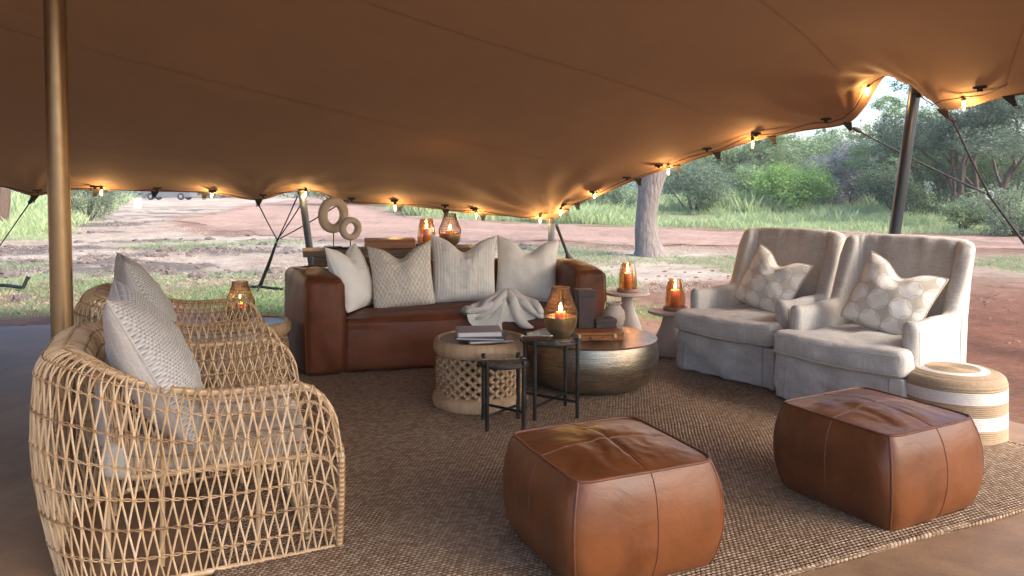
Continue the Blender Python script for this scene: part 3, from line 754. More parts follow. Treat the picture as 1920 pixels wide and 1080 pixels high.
tree('acacia_tree', 'large dark grey green acacia spreading behind the rope bridle', 'tree', gp(1835, 30), 6.6, .17, 4.2, 34000, .085, (.055, .085, .06), (.19, .25, .18), stems=4, depth=2, flat=.45, blob=.30)
tree('acacia_tree', 'acacia with spreading bare limbs just beyond the graphite pole', 'tree', gp(1740, 40), 6.6, .15, 3.6, 22000, .095, *GG, stems=2, depth=2, flat=.4, blob=.28, lean=.1)
tree('acacia_tree', 'tall pale acacia between the bent trunk and the bare grey bush', 'tree', gp(1435, 62), 6.3, .24, 4.6, 15000, .17, *GG, stems=2, depth=2, flat=.5)
tree('acacia_tree', 'hazy acacia directly behind the bright green creeper', 'tree', gp(1530, 70), 6.6, .24, 5.0, 15000, .18, (.125, .195, .095), (.29, .40, .21), stems=2, flat=.5)
tree('acacia_tree', 'low round acacia just beside the bent trunk', 'tree', gp(1330, 60), 5.4, .2, 4.0, 13000, .17, *GG, stems=2, flat=.6)
tree('acacia_tree', 'far acacia filling the gap between the creeper and the graphite pole', 'tree', gp(1650, 66), 5.6, .2, 4.2, 13000, .18, (.125, .195, .095), (.29, .40, .21), stems=2, flat=.55)
bush('bare_bush', 'large bare grey twiggy bush behind the left wingback chair', gp(1580, 44), 3.6, 4.3, 14000, .06, *GY, blobs=11, elong=7)
bush('creeper_bush', 'bright green creeper covered bush between trunk and graphite pole', gp(1492, 41), 4.4, 2.9, 12000, .11, *BG, blobs=11)
bush('creeper_bush', 'lime green creeper mound nearest the bent trunk', gp(1410, 46), 3.6, 2.9, 8000, .11, (.17, .25, .11), (.32, .42, .20), blobs=8)
bush('thorn_bush', 'grey green thorn bush immediately beside the bent trunk', gp(1300, 42), 4.4, 2.8, 11000, .10, (.09, .14, .085), (.24, .31, .20), blobs=9)
bush('thorn_bush', 'dusty thorn bush seen under the low tent corner', gp(1120, 44), 4.6, 2.4, 9000, .10, (.09, .145, .085), (.24, .32, .20), blobs=9)
bush('thorn_bush', 'dark thorn bush seen just behind the graphite pole', gp(1690, 36), 3.8, 2.4, 9000, .10, *DG, blobs=9)
bush('thorn_bush', 'leafy green shrub at the foot of the dark acacia', gp(1800, 27), 2.6, 1.25, 6000, .08, (.13, .19, .09), (.27, .35, .19), blobs=7)
bush('thorn_bush', 'tall dark bush filling the space under the dark acacia', gp(1775, 38), 5.4, 4.4, 14000, .10, (.06, .105, .05), (.18, .26, .13), blobs=14)
bush('thorn_bush', 'grey green bush at the picture edge behind the rope bridle', gp(1900, 35), 5.0, 4.2, 14000, .10, (.065, .11, .05), (.19, .27, .13), blobs=14)
bush('thorn_bush', 'mid green bush half hidden by the graphite pole', gp(1650, 50), 5.4, 3.6, 11000, .11, (.09, .14, .08), (.23, .30, .19), blobs=12)
bush('thorn_bush', 'small shrub in the tall grass below the rope bridle ring', gp(1905, 24), 2.4, 1.5, 6000, .07, (.13, .18, .11), (.27, .33, .22), blobs=7)
bush('thorn_bush', 'bluish grass green bush beyond the bronze pole', gp(165, 34), 3.0, 2.4, 8000, .08, (.12, .15, .10), (.24, .28, .20), blobs=8)
bush('thorn_bush', 'green bush behind the parked pickup', gp(420, 96), 12, 4.5, 9000, .25, *DG, blobs=9)
bush('thorn_bush', 'dark green bush hanging over the track behind the ring sculpture', gp(640, 60), 9, 3.2, 9000, .16, *DG, blobs=10)
bush('thorn_bush', 'green bush showing under the tent above the glass hurricane lamp', gp(850, 52), 9, 2.8, 9000, .15, (.10, .15, .09), (.22, .29, .17), blobs=10)
# dark trunk on the far left
t = thing('left_tree', 'dark trunk in tall grass at the extreme left edge', 'tree', gp(-8, 27)); mb = MB()
ends = limbs(mb, V3((0, 0, -.2)), V3((.05, 0, 1)), 3.2, .36, 2, .7); mb.build('trunk', M_darkbark, t)
V, Fc, C = leaf_cloud([(e.x, e.y, e.z, 1.1, 1.1, .7) for e in ends], 7000, .14, *GG); link('crown', np_mesh('crown', V, Fc, M_leaf, C), t)

# far wood that reads as one mass
bl = []
for k in range(150):
    a = math.radians(random.uniform(-58, 58)); d = random.uniform(85, 170); h = random.uniform(2.5, 5.8)
    bl.append((d * math.sin(a), d * math.cos(a), h * .45, random.uniform(4, 8), random.uniform(4, 8), h * .62))
V, Fc, C = leaf_cloud(bl, 60000, .42, (.12, .17, .13), (.27, .34, .26), 24, .33, .8)
V[:, 2] = np.maximum(V[:, 2], -.1)
tag(link('distant_woodland', np_mesh('distant_woodland', V, Fc, M_leaf, C)), 'hazy grey green bushveld closing the view', 'woodland', kind='stuff')

# grass
def blades(pts, hs, n_per, w, spread, ca, cb, lean=.35):
    P = np.repeat(np.array(pts), n_per, axis=0); Hh = np.repeat(np.array(hs), n_per); m = len(P)
    P = P + np.column_stack([rng.normal(size=m) * spread, rng.normal(size=m) * spread, np.zeros(m)])
    Hh = Hh * (.5 + .7 * rng.random(m)); a = rng.random(m) * 6.283
    dx, dy = np.cos(a), np.sin(a); ww = w * (.6 + .8 * rng.random(m)); ln = lean * (.2 + rng.random(m)) * Hh; b = rng.random(m) * 6.283
    lx, ly = np.cos(b) * ln, np.sin(b) * ln
    v0 = P + np.column_stack([-dx * ww, -dy * ww, np.zeros(m)]); v1 = P + np.column_stack([dx * ww, dy * ww, np.zeros(m)])
    v2 = P + np.column_stack([lx * .4 + dx * ww * .7, ly * .4 + dy * ww * .7, Hh * .6]); v3 = P + np.column_stack([lx, ly, Hh])
    V = np.stack([v0, v1, v2, v3], axis=1).reshape(-1, 3); k = rng.random((m, 1)); tone = np.repeat(rng.random((len(pts), 1)), n_per, axis=0)
    C = np.array(ca) * (1 - .5 * k - .5 * tone) + np.array(cb) * (.5 * k + .5 * tone)
    return V, np.arange(m * 4).reshape(m, 4), np.repeat(C, 4, axis=0)
pts = []; hs_ = []
while len(pts) < 17000:                       # tall veld grass
    a = math.radians(random.uniform(-40, 40)); d = 20 + 62 * random.random() ** 1.25; x, y = d * math.sin(a), d * math.cos(a)
    rd = road_d(x, y); side = x > -1 or y > 44 or x < -9.5 - .12 * (y - 20)
    behind = (y > np.interp(x, road_c[:, 0], road_c[:, 1]) + 1.0) if x > -13 else (x < -.45 * y - 3.5 and y > 22)
    if rd < .8 or not behind: continue
    strip = x > 4 and abs(y - (37 - .28 * x)) < 1.6
    if strip and random.random() < .93: continue
    if fb(x, y, .16, 12) < -.28: continue
    pts.append((x, y, ground_z(x, y) - .02)); hs_.append((.28 + .45 * sm(26, 44, y)) * random.uniform(.55, 1.3) * (.75 + 1.0 * max(-.4, fb(x, y, .3, 40))))
V, Fc, C = blades(pts, hs_, 14, .0055, .22, (.25, .36, .15), (.55, .61, .35), .6)
tag(link('tall_grass', np_mesh('tall_grass', V, Fc, M_grass, C)), 'tall pale green veld grass beyond the track', 'grass', kind='stuff')
pts = []; hs_ = []
while len(pts) < 8000:                       # short lawn round the tent
    a = math.radians(random.uniform(-40, 40)); d = 8.6 + 14 * random.random(); x, y = d * math.sin(a), d * math.cos(a)
    if random.random() > green_amount(x, y) * 1.3 - .12: continue
    pts.append((x, y, ground_z(x, y) - .01)); hs_.append(random.uniform(.03, .085))
V, Fc, C = blades(pts, hs_, 9, .004, .07, (.18, .27, .13), (.36, .43, .23), .9)
tag(link('short_grass', np_mesh('short_grass', V, Fc, M_grass, C)), 'short patchy green grass just outside the slab', 'grass', kind='stuff')
pts = []; hs_ = []
while len(pts) < 5200:                       # dry straw
    a = math.radians(random.uniform(-40, 30)); d = 11.5 + 26 * random.random() ** 1.3; x, y = d * math.sin(a), d * math.cos(a)
    if road_d(x, y) < .3 or fb(x, y, .5, 33) < -.05: continue
    pts.append((x, y, ground_z(x, y) - .01)); hs_.append(random.uniform(.02, .06))
V, Fc, C = blades(pts, hs_, 9, .0032, .14, (.44, .36, .26), (.62, .54, .42), 1.6)
tag(link('dry_straw', np_mesh('dry_straw', V, Fc, M_grass, C)), 'cut straw scattered over the bare ground', 'straw', kind='stuff')
# clods of burnt earth
M_clod = simple('burnt clod', (.17, .13, .11), (.07, .055, .05), 9, .95, .8, 30, 0, .03)
mb = MB(); ico = bmesh.new(); bmesh.ops.create_icosphere(ico, subdivisions=2, radius=1); iv = [v.co.copy() for v in ico.verts]; fi = [tuple(v.index for v in f.verts) for f in ico.faces]; ico.free()
k = 0
while k < 700:
    a = math.radians(random.uniform(-40, 2)); d = 12.5 + 26 * random.random() ** 1.2; x, y = d * math.sin(a), d * math.cos(a)
    if road_d(x, y) < .5 or fb(x * .55, y, .42, 21.3) < -.02: continue
    R = .025 + .10 * random.random() ** 2.5; o = random.random() * 50; k += 1
    mb.add([V3((x, y, ground_z(x, y))) + V3((p.x * R * 1.3, p.y * R * 1.2, p.z * R * .75)) * (1 + .5 * noise.noise(p * 2 + V3((o, 0, 0))) + .3 * noise.noise(p * 5 + V3((o, 3, 0)))) for p in iv], fi)
tag(mb.build('burnt_clods', M_clod, smooth=False), 'dark burnt clods strewn over the straw', 'clods', kind='stuff')
mb = MB(); k = 0
while k < 1200:                               # pebbles in the red soil beside the slab
    x = random.uniform(-7, 8); y = random.uniform(4.5, 15)
    if y < 8.4 + .2 * x and x < 2: continue
    if x > 0 and x < 1.6 + (8.2 - y) * .534: continue
    R = .006 + .03 * random.random() ** 3; o = random.random() * 50; k += 1
    mb.add([V3((x, y, ground_z(x, y))) + V3((p.x * R * 1.4, p.y * R * 1.2, p.z * R * .7)) * (1 + .5 * noise.noise(p * 2 + V3((o, 0, 0)))) for p in iv], fi)
tag(mb.build('gravel', simple('red gravel', (.22, .11, .075), (.12, .06, .04), 30, .9), smooth=False), 'small red stones beside the slab', 'gravel', kind='stuff')

# white marker post and parked pickup
t = thing('marker_post', 'small white marker post by the far grass', 'post', gp(258, 50.5))
MB().softbox((0, 0, .30), (.19, .14, .32), .02, 1).build('shaft', simple('white paint', (.78, .77, .74), (.7, .69, .66), 8, .6), t)
MB().softbox((0, 0, .635), (.21, .16, .025), .012, 1).build('cap', simple('white cap', (.75, .74, .71)), t)
car = thing('parked_pickup', 'grey pickup parked far off beside the track', 'pickup', gp(318, 79) + V3((0, 0, .02)), math.radians(177))
M_car = simple('grey car paint', (.16, .165, .18), (.13, .135, .15), 3, .4, 0, 60, .2); M_cg = simple('car glass', (.03, .035, .04), (.02, .02, .025), 3, .08)
side = [(-2.5, .30), (-2.55, .95), (-1.55, 1.05), (-.85, 1.62), (.45, 1.66), (.75, 1.08), (2.45, 1.05), (2.45, .32)]
mb = MB(); n = len(side); vs = [(x, s * (.86 if z < 1.2 else .70), z) for s in (-1, 1) for x, z in side]
mb.add(vs, [tuple(range(n)), tuple(range(2 * n - 1, n - 1, -1))] + [(i, n + i, n + (i + 1) % n, (i + 1) % n) for i in range(n)]); mb.build('body', M_car, car, smooth=False)
for s in (-1, 1):
    MB().add([(-1.35, s * .86, 1.1), (.6, s * .86, 1.12), (.38, s * .735, 1.56), (-.8, s * .735, 1.54)], [(0, 1, 2, 3)]).build('window', M_cg, car, smooth=False)
    for x in (-1.6, 1.55):
        w = MB().lathe([(.18, -.11), (.34, -.11), (.36, -.06), (.36, .06), (.34, .11), (.18, .11)], 20).build('wheel', M_rubber, car, (x, s * .80, .36), (math.pi / 2, 0, 0))
        MB().lathe([(.0, -.118), (.17, -.116), (.19, -.10), (.19, .10), (.17, .116), (.0, .118)], 16).build('rim', M_ring, w)
    MB().softbox((-2.54, s * .62, .82), (.03, .14, .07), .02, 1).build('headlight', M_ring, car)

# pale evening air
t = NT('evening air'); t.t.nodes.remove(t.b); pv = t.n('VolumePrincipled'); pv.inputs['Color'].default_value = (.93, .96, 1, 1); pv.inputs['Density'].default_value = HAZE; pv.inputs['Anisotropy'].default_value = .0
t.l(pv.outputs[0], t.out.inputs['Volume'])
tag(MB().box((0, 0, 5.5), (4100, 4100, 7.0)).build('haze', t.m, smooth=False), 'pale evening haze in the distance', 'haze', kind='stuff')
# ------------------------------------------------------------------ cushions
def add_uv(me, fn):
    l = me.uv_layers.new(name='UVMap')
    for lp in me.loops: l.data[lp.index].uv = fn(me.vertices[lp.vertex_index].co)
def pillow(name, label, loc, rz, tilt, w=.5, h=.52, T=.2, chop=.10, ear=.03, front=None, back=None, n=30, ribs=0, seed=0, roll=0, group=None, flange=None, sag=0):
    bm = bmesh.new(); uvs = {}
    uvl = bm.loops.layers.uv.new('UVMap')
    rows = {}
    for sd in (-1, 1):
        G = []
        for j in range(n + 1):
            r = []
            for i in range(n + 1):
                a = math.sin((i / n * 2 - 1) * math.pi / 2 * .82) / math.sin(math.pi / 2 * .82); b = math.sin((j / n * 2 - 1) * math.pi / 2 * .82) / math.sin(math.pi / 2 * .82)
                x = w / 2 * a * (1 - .04 * (1 - b * b) * a * a - .03 * abs(b) ** 6 * a ** 6); z = h / 2 * b * (1 - .04 * (1 - a * a) * b * b - .03 * abs(a) ** 6 * b ** 6)
                th = (max(0, 1 - a * a) ** .48) * (max(0, 1 - b * b) ** .48)
                c = math.exp(-(a / .36) ** 2) * sm(-.25, 1.0, b)
                z -= chop * c * (.35 + .65 * sm(.2, 1, b)); z += ear * abs(a) ** 3 * max(b, 0) ** 2; x += .02 * a * max(b, 0) ** 2
                y = sd * T / 2 * th * (1 - .30 * c) + sd * .018 * th * noise.fractal(V3((a * 2.2 + seed * 5, b * 2.2, sd + seed)), 1, 2, 3)
                y += sd * .010 * th * math.cos(a * 9 + seed) * c
                z -= sag * (1 - abs(a)) * .0
                if ribs: y += sd * .011 * abs(math.sin(a * ribs * math.pi / 2)) * min(1, th * 2.5)
                v = bm.verts.new((x, y, z + h / 2)); uvs[v] = (a * .5 + .5, b * .5 + .5); r.append(v)
            G.append(r)
        for j in range(n):
            for i in range(n):
                q = [G[j][i], G[j][i + 1], G[j + 1][i + 1], G[j + 1][i]]
                f = bm.faces.new(q if sd < 0 else q[::-1]); f.smooth = True; f.material_index = 0 if sd < 0 else 1
                for lp in f.loops: lp[uvl].uv = uvs[lp.vert]
        rows[sd] = G
    border = [rows[-1][0][i].co.copy() for i in range(n)] + [rows[-1][j][n].co.copy() for j in range(n)] + [rows[-1][n][n - i].co.copy() for i in range(n)] + [rows[-1][n - j][0].co.copy() for j in range(n)]
    bmesh.ops.remove_doubles(bm, verts=bm.verts, dist=1e-5)
    me = bpy.data.meshes.new(name); bm.to_mesh(me); bm.free()
    me.materials.append(front); me.materials.append(back or front)
    o = thing(name, label, 'pillow', loc, rz, group); o.rotation_euler = (-tilt, roll, rz)
    link('cover', me, o)
    MB().tube(border, .0045 if not flange else .007, 6, True).build('piping', flange or back or front, o)
    return o

# ------------------------------------------------------------------ wicker armchairs
CW, CD, CR = .56, .545, .38
def upath(s):
    """distance along the U of the shell, from the near arm's front round the back; point and outward normal"""
    a = 2 * CD - CR; arc = CR * math.pi / 2; b = 2 * (CW - CR)
    if s <= a: return (CD - s, -CW), (0, -1)
    s -= a
    if s <= arc:
        q = s / CR; return (-CD + CR - CR * math.sin(q), -CW + CR - CR * math.cos(q)), (-math.sin(q), -math.cos(q))
    s -= arc
    if s <= b: return (-CD, -CW + CR + s), (-1, 0)
    s -= b
    if s <= arc:
        q = s / CR; return (-CD + CR - CR * math.cos(q), CW - CR + CR * math.sin(q)), (-math.cos(q), math.sin(q))
    s -= arc
    return (-CD + CR + s, CW), (0, 1)
UL = 2 * (2 * CD - CR) + CR * math.pi + 2 * (CW - CR)
def rim_h(s):
    e = min(s, UL - s)
    front = .43 + .27 * math.sqrt(max(0, 1 - (1 - min(1, e / .17)) ** 2))
    return front + .165 * sm(.42, 1.15, e) + .0
NO, NI = 6, 4
def shell(s, tau):
    s = min(UL, max(0, s)); (x, y), (nx, ny) = upath(s); Hh = rim_h(s); e = min(s, UL - s)
    rr = .075 * (.55 + .45 * sm(0, .3, e)) + .012 * sm(.6, 1.2, e); zt = Hh - rr
    if tau <= NO:
        k = tau / NO; z = zt * k; off = -.055 * (1 - math.sin(min(1, k * 1.25) * math.pi / 2)) + .035 * sm(.6, 1.3, e) * math.sin(k * math.pi * .8)
    elif tau <= NO + 2:
        q = (tau - NO) / 2 * math.pi; off = -rr + rr * math.cos(q) + .035 * sm(.6, 1.3, e) * math.sin(.8 * math.pi) * (1 - q / math.pi); z = zt + rr * math.sin(q)
    else:
        k = (tau - NO - 2) / NI; z = mix(zt, .36, k); off = -2 * rr - .05 * k
    return V3((x + nx * off, y + ny * off, z))
def wicker_chair():
    t = thing('wicker_chair', '', 'chair')
    nc = 138; ds = UL / nc
    for i in range(nc):
        s0 = (i + .5) * ds; pts = []; M = 66
        for k in range(M + 1):
            tau = (NO + 2 + NI) * k / M
            w = 2 / math.pi * math.asin(.955 * math.cos(math.pi * tau)) * 1.22
            pts.append(shell(s0 + (1 if i % 2 else -1) * ds * .46 * w, tau) + V3((noise.noise(V3((i * 3.1, k * .09, 0))), noise.noise(V3((i * 3.1, k * .09, 5))), 0)) * .006)
        MB().tube(pts, .0039, 5).build('cane', M_cane, t)
    for tau in [1, 2, 3, 4, 5, 6, 6.5, 7, 7.5, 8, 9, 10, 11]:
        mb = MB()
        for ph in (0, math.pi):
            pts = []
            for k in range(301):
                s = UL * k / 300; p = shell(s, tau); q = shell(s, tau + .04); up = (q - p).normalized(); (x, y), (nx, ny) = upath(s); nrm = V3((nx, ny, 0))
                a = k * math.pi / 4.2 + ph; pts.append(p + up * math.sin(a) * .0042 + nrm * math.cos(a) * .0065)
            mb.tube(pts, .0026, 4)
        if tau == int(tau):
            for k in range(1, nc):
                if (k + int(tau)) % 2 == 0:
                    p0, p1 = shell(k * ds, tau - .035), shell(k * ds, min(12, tau + .035)); mb.tube([p0, p1], .0082, 6)
        mb.build('binding', M_bind, t)
    MB().tube([shell(UL * k / 160, 7) - V3((0, 0, .012)) for k in range(161)], .012, 8).build('rim_pole', M_cane, t)
    MB().tube([shell(UL * k / 160, 0) + V3((0, 0, .012)) for k in range(161)], .012, 8).build('floor_rail', M_cane, t)
    MB().tube([shell(UL * k / 160, 12) for k in range(161)], .012, 8).build('seat_rail', M_cane, t)
    for s in (0, UL):
        pts = [shell(s, 12 * k / 40) for k in range(41)]
        MB().tube(pts, .012, 8).build('front_post', M_cane, t)
        mb = MB()
        for k in range(0, 40):
            p, q = pts[k], pts[k + 1]; d = (q - p).normalized(); mb.tube([p + d * .002, p + d * .010], .0165, 8)
        mb.build('post_wrapping', M_bind, t)
    for s in (.30, .66, UL * .39, UL * .61, UL - .66, UL - .30):
        p = shell(s, 0); q = shell(s, 12); MB().tube([V3((q.x, q.y, .0)), q, V3((q.x, q.y, q.z + .16))], .010, 7).build('post', M_cane, t)
    mb = MB().tube([(.44, -.36, .33), (.44, .36, .33)], .013, 8); mb.build('front_rail', M_cane, t)
    MB().tube([(.44, -.40, .02), (.44, .40, .02)], .012, 8).build('front_rail', M_cane, t)
    for i in range(14):
        y0 = -.35 + i * .7 / 13
        MB().tube([(.44, y0 + (1 if i % 2 else -1) * .02 * math.cos(k / 12 * 3 * math.pi), .02 + .31 * k / 12) for k in range(13)], .0046, 5).build('cane', M_cane, t)
    for i in range(7): MB().tube([(-.36 + i * .13, -.40, .335), (-.36 + i * .13, .40, .335)], .008, 6).build('seat_slat', M_cane, t)
    MB().softbox((.06, 0, .425), (.39, .345, .075), .045, 10, (.01, .01, .02), .008, 5, 1).build('seat_cushion', M_linen, t)
    MB().softbox((-.30, 0, .60), (.05, .30, .14), .045, 8, (.02, .01, .02), .008, 5, 3).build('back_cushion', M_linen_dark, t)
    return t
wc = wicker_chair(); wc.location = uv(.56, -.545); wc.rotation_euler.z = RA; wc['group'] = 'wicker armchairs'
wc['label'] = 'near open weave rattan armchair in front of the bronze pole'
w2 = copy_tree(wc); w2.location = uv(2.1, -.545); w2['label'] = 'far open weave rattan armchair next to the wooden stool with lantern'
# pillows standing in them
pillow('woven_pillow', 'grey woven pillow with plain linen back in the near rattan armchair', uv(.38, -.55, .49), RA + math.radians(91), math.radians(27), .66, .64, .28, .05, .03, M_woven, M_linen, seed=1, group='woven pillows')
pillow('woven_pillow', 'grey woven pillow with plain linen back in the far rattan armchair', uv(1.97, -.62, .49), RA + math.radians(96), math.radians(24), .64, .62, .26, .05, .03, M_woven, M_linen, seed=2, group='woven pillows')

# ------------------------------------------------------------------ leather sofa
SA = math.atan2(.271, .963); SL = V3((-1.565, 5.9, .018)); SD = V3((.963, .271, 0)); SP = V3((-.271, .963, 0))
def so(x, y, z=0): return SL + SD * x + SP * y + V3((0, 0, z))
sofa = thing('leather_sofa', 'deep brown leather box sofa with wide arms', 'sofa', SL, SA)
SWID = 2.45
for x, hw, sh_ in ((.128, .152, -.17), (SWID - .128, .142, .05)):
    sf = lambda p, sh_=sh_: (p.x + sh_ * (p.y + .5), p.y, p.z + .022 * sm(.1, .38, p.z) * math.cos(p.y * 2.6))
    a = MB().softbox((x, .5, .37), (hw, .5, .37), .05, 12, (.022, .022, .030), .014, 6, x, sf).build('arm', M_sofa, sofa, sharp=0)
    mb = MB(); mb.tube([(x + sx * (hw - .012) , -.008 - .012 * (abs(sx) < .95), z) for sx, z in ((-1, .03), (-1.07, .37), (-1, .70), (-.9, .725), (0, .742), (.9, .725), (1, .70), (1.07, .37), (1, .03))], .0045, 6)
    mb.build('welt', M_sofa, a)
MB().softbox((SWID / 2, .40, .215), (SWID / 2 - .268, .385, .205), .045, 16, (.0, .022, .034), .018, 6, 5).build('seat', M_sofa, sofa, sharp=0)
MB().softbox((SWID / 2 - .05, .87, .40), (SWID / 2 - .26, .12, .385), .05, 14, (0, .02, .01), .01, 4, 7).build('backrest', M_sofa, sofa, sharp=0)
mb = MB().tube([(.29 + 1.87 * k / 20, .018 - .012 * math.sin(math.pi * k / 20), .395) for k in range(21)], .004, 6); mb.build('welt', M_sofa, sofa)
for x in (.12, SWID - .12):
    for y in (.1, .9): MB().lathe([(.03, -.018), (.03, .02)], 10).build('foot', M_black, sofa, (x, y, 0))
SZ = .455
pillow('white_pillow', 'plain white pillow turned sideways against the sofa arm by the rings', so(.44, .46, SZ - .015), SA + math.radians(60), math.radians(20), .52, .54, .25, .09, .03, M_white, M_white, seed=3)
pillow('patterned_pillow', 'beige and white flecked pillow second from the rings on the sofa', so(.80, .42, SZ - .015), SA - math.radians(6), math.radians(20), .52, .53, .25, .10, .04, M_chev, M_beige, seed=4, roll=math.radians(-5))
pillow('ribbed_pillow', 'cream plush pillow with thick vertical ribs on the sofa', so(1.33, .50, SZ - .015), SA - math.radians(4), math.radians(16), .56, .57, .25, .11, .05, M_cream, M_cream, n=72, ribs=22, seed=5, roll=math.radians(2))
pillow('cream_pillow', 'smooth cream pillow with two sharp ears by the far sofa arm', so(1.90, .52, SZ - .015), SA - math.radians(8), math.radians(18), .55, .55, .25, .11, .04, M_cream, M_cream, seed=6, roll=math.radians(5))
# throw
def knit():
    t = NT('ribbed knit'); x, y, z = t.sep(t.coord('UV')); r = t.math('ABSOLUTE', t.math('SINE', t.math('MULTIPLY', x, 520)))
    b = t.math('ABSOLUTE', t.math('SINE', t.math('MULTIPLY', y, 110))); h = t.math('MULTIPLY', r, t.math('MULTIPLY_ADD', b, .5, .5))
    t.color(t.ramp(h, [(.05, (.62, .58, .51)), (.5, (.88, .85, .78))])); t.set(Roughness=.95, Specular_IOR_Level=.1); t.l(t.bump(h, .8, .006), t.b.inputs['Normal']); return t.m
rows = []; K = V3((1.63, .17, .0)); NTH, NRr = 180, 30; uvd = []
for i in range(NTH + 1):
    ph = 2 * math.pi * i / NTH; dirx, diry = math.cos(ph), math.sin(ph)
    R = .14 + .13 * sm(-.1, .8, -diry) + .16 * sm(.2, .9, -dirx) * sm(-.5, .3, -diry) + .05 * noise.noise(V3((dirx * 2, diry * 2, 3)))
    r_ = []
    for k in range(NRr + 1):
        q = k / NRr; tw_ = ph + .9 * (1 - q) ** 2; x = K.x + math.cos(tw_) * R * q * 1.15; y = K.y + math.sin(tw_) * R * q
        fo = noise.noise(V3((dirx * 2.6 + 4, diry * 2.6, q * .8))); fo = 1 - abs(fo) * 2.4; f2 = noise.noise(V3((dirx * 6, diry * 6 + 9, q * 1.5)))
        env = math.sin(math.pi * min(1, .10 + q * .88)) ** .5
        z = .452 + .10 * math.exp(-(q / .36) ** 2) + (.045 * fo + .022 * f2 + .012) * env * (1 - .25 * q); z = max(z, .449)
        lim = .02
        if y < lim: ex = lim - y; y = lim - .05 * min(1, ex / .05) - .030 * max(0, fo) - .01; z = z - max(0, ex - .02)
        r_.append((x, y, z)); uvd.append((i / NTH, q))
    rows.append(r_)
mb = MB().grid(rows)
for i_, (ang, Lf, r1) in enumerate([(186, .40, .050), (203, .43, .058), (219, .40, .060), (236, .37, .058), (254, .35, .056), (273, .34, .060), (293, .33, .062), (312, .31, .058), (333, .27, .055), (356, .22, .05)]):
    an = math.radians(ang + random.uniform(-4, 4)); fr = []
    for k in range(23):
        q = k / 22; bend = an + .35 * math.sin(q * 2.2 + i_) * q; x = K.x + math.cos(bend) * Lf * q * 1.1; y = K.y + math.sin(bend) * Lf * q * 1.12
        R = mix(.030, r1 * 1.12, q ** .7) * (1 + .10 * math.sin(q * 5 + i_ * 2)); z = .468 + .095 * math.exp(-(q / .45) ** 2) + .016 * (i_ % 2)
        ny_d = 0
        if y < .02: ex = .02 - y; y = -.012 - .02 * min(1, ex / .05); z -= max(0, ex - .01); ny_d = min(1, ex / .05)
        tdir = V3((math.cos(an), math.sin(an), 0)); sidev = V3((-math.sin(an), math.cos(an), 0)); upv = V3((0, -ny_d, 1 - ny_d * .8)).normalized()
        if k == 22: R *= .55
        fr.append([V3((x, y, z)) + sidev * math.cos(p_) * R * .82 + upv * math.sin(p_) * R * .72 for p_ in [2 * math.pi * j_ / 14 for j_ in range(15)]])
        uvd += [(i_ * .13 + j_ / 14 * .15, q) for j_ in range(15)]
    mb.grid(fr)
me = mb.mesh('throw', knit(), True, 0)
l = me.uv_layers.new(name='UVMap')
for lp in me.loops: l.data[lp.index].uv = uvd[lp.vertex_index]
th = thing('knit_throw', 'cream ribbed knit throw bunched on the sofa seat edge', 'throw', SL, SA); link('cloth', me, th)
mb = MB(); mb.tube([(K.x + .11 * math.cos(a), K.y - .02 + .075 * math.sin(a), .525 + .025 * math.sin(2 * a)) for a in [k * math.pi / 9 for k in range(1, 15)]], [.02] + [.036] * 12 + [.02], 10)
me = mb.mesh('knot', me.materials[0], True, 0); add_uv(me, lambda c: (c.x * .7, c.y * 2)); link('knot', me, th)

# ------------------------------------------------------------------ console and what stands on it
ct = so(-.03, 1.08, -.018); cons = thing('console_table', 'rough timber console table behind the sofa', 'table', ct, SA); CL = 1.72
for k in range(3): MB().softbox((CL / 2, .07 + k * .14, .868), (CL / 2, .069, .028), .006, 6, amp=.004, freq=6, seed=k).build('plank', M_console, cons)
for x in (.14, CL - .14):
    for y in (.06, .36): MB().softbox((x, y, .405), (.045, .045, .40), .008, 3, amp=.003).build('leg', M_console, cons)
MB().softbox((CL / 2, .045, .79), (CL / 2 - .1, .018, .045), .006, 4).build('apron', M_console, cons)
CZ = .898
def cp(x, y=.2): return ct + SD * x + SP * y + V3((0, 0, CZ))
def ring_sculpture(label, loc, R, hole, zc, rz):
    t = thing('ring_sculpture', label, 'sculpture', loc, rz, 'ring sculptures'); rows = []; r2 = (R - hole) / 2; rm = (R + hole) / 2
    for i in range(64):
        a = 2 * math.pi * i / 64; row = []
        for k in range(16):
            b = 2 * math.pi * k / 16; rr = rm + r2 * math.copysign(abs(math.cos(b)) ** .8, math.cos(b)); y = .034 * math.copysign(abs(math.sin(b)) ** .6, math.sin(b))
            d = 1 + .02 * noise.noise(V3((a * 14, b * 5, R))); row.append((rr * d * math.cos(a), y, zc + rr * d * math.sin(a)))
        rows.append(row)
    rows.append(rows[0]); MB().grid(rows, True).build('ring', M_pebble, t, sharp=0)
    MB().tube([(0, 0, .01), (0, 0, zc - R + .012)], .005, 8).build('stem', M_black, t)
    MB().softbox((0, 0, .009), (.07, .05, .009), .004, 2).build('base', M_black, t); return t
ring_sculpture('large pale beaded ring on a thin black stem', cp(.28, .24), .172, .085, .315, SA + math.radians(38))
ring_sculpture('smaller pale beaded ring beside the larger one', cp(.43, .15), .110, .05, .19, SA + math.radians(25))
b = thing('wooden_box', 'flat orange brown box on the console behind the pillows', 'box', cp(.80, .20), SA + math.radians(-4))
MB().softbox((0, 0, .032), (.235, .15, .032), .006, 3).build('body', M_boxwood, b); MB().softbox((0, 0, .075), (.237, .152, .0105), .005, 3).build('lid', M_boxwood, b)

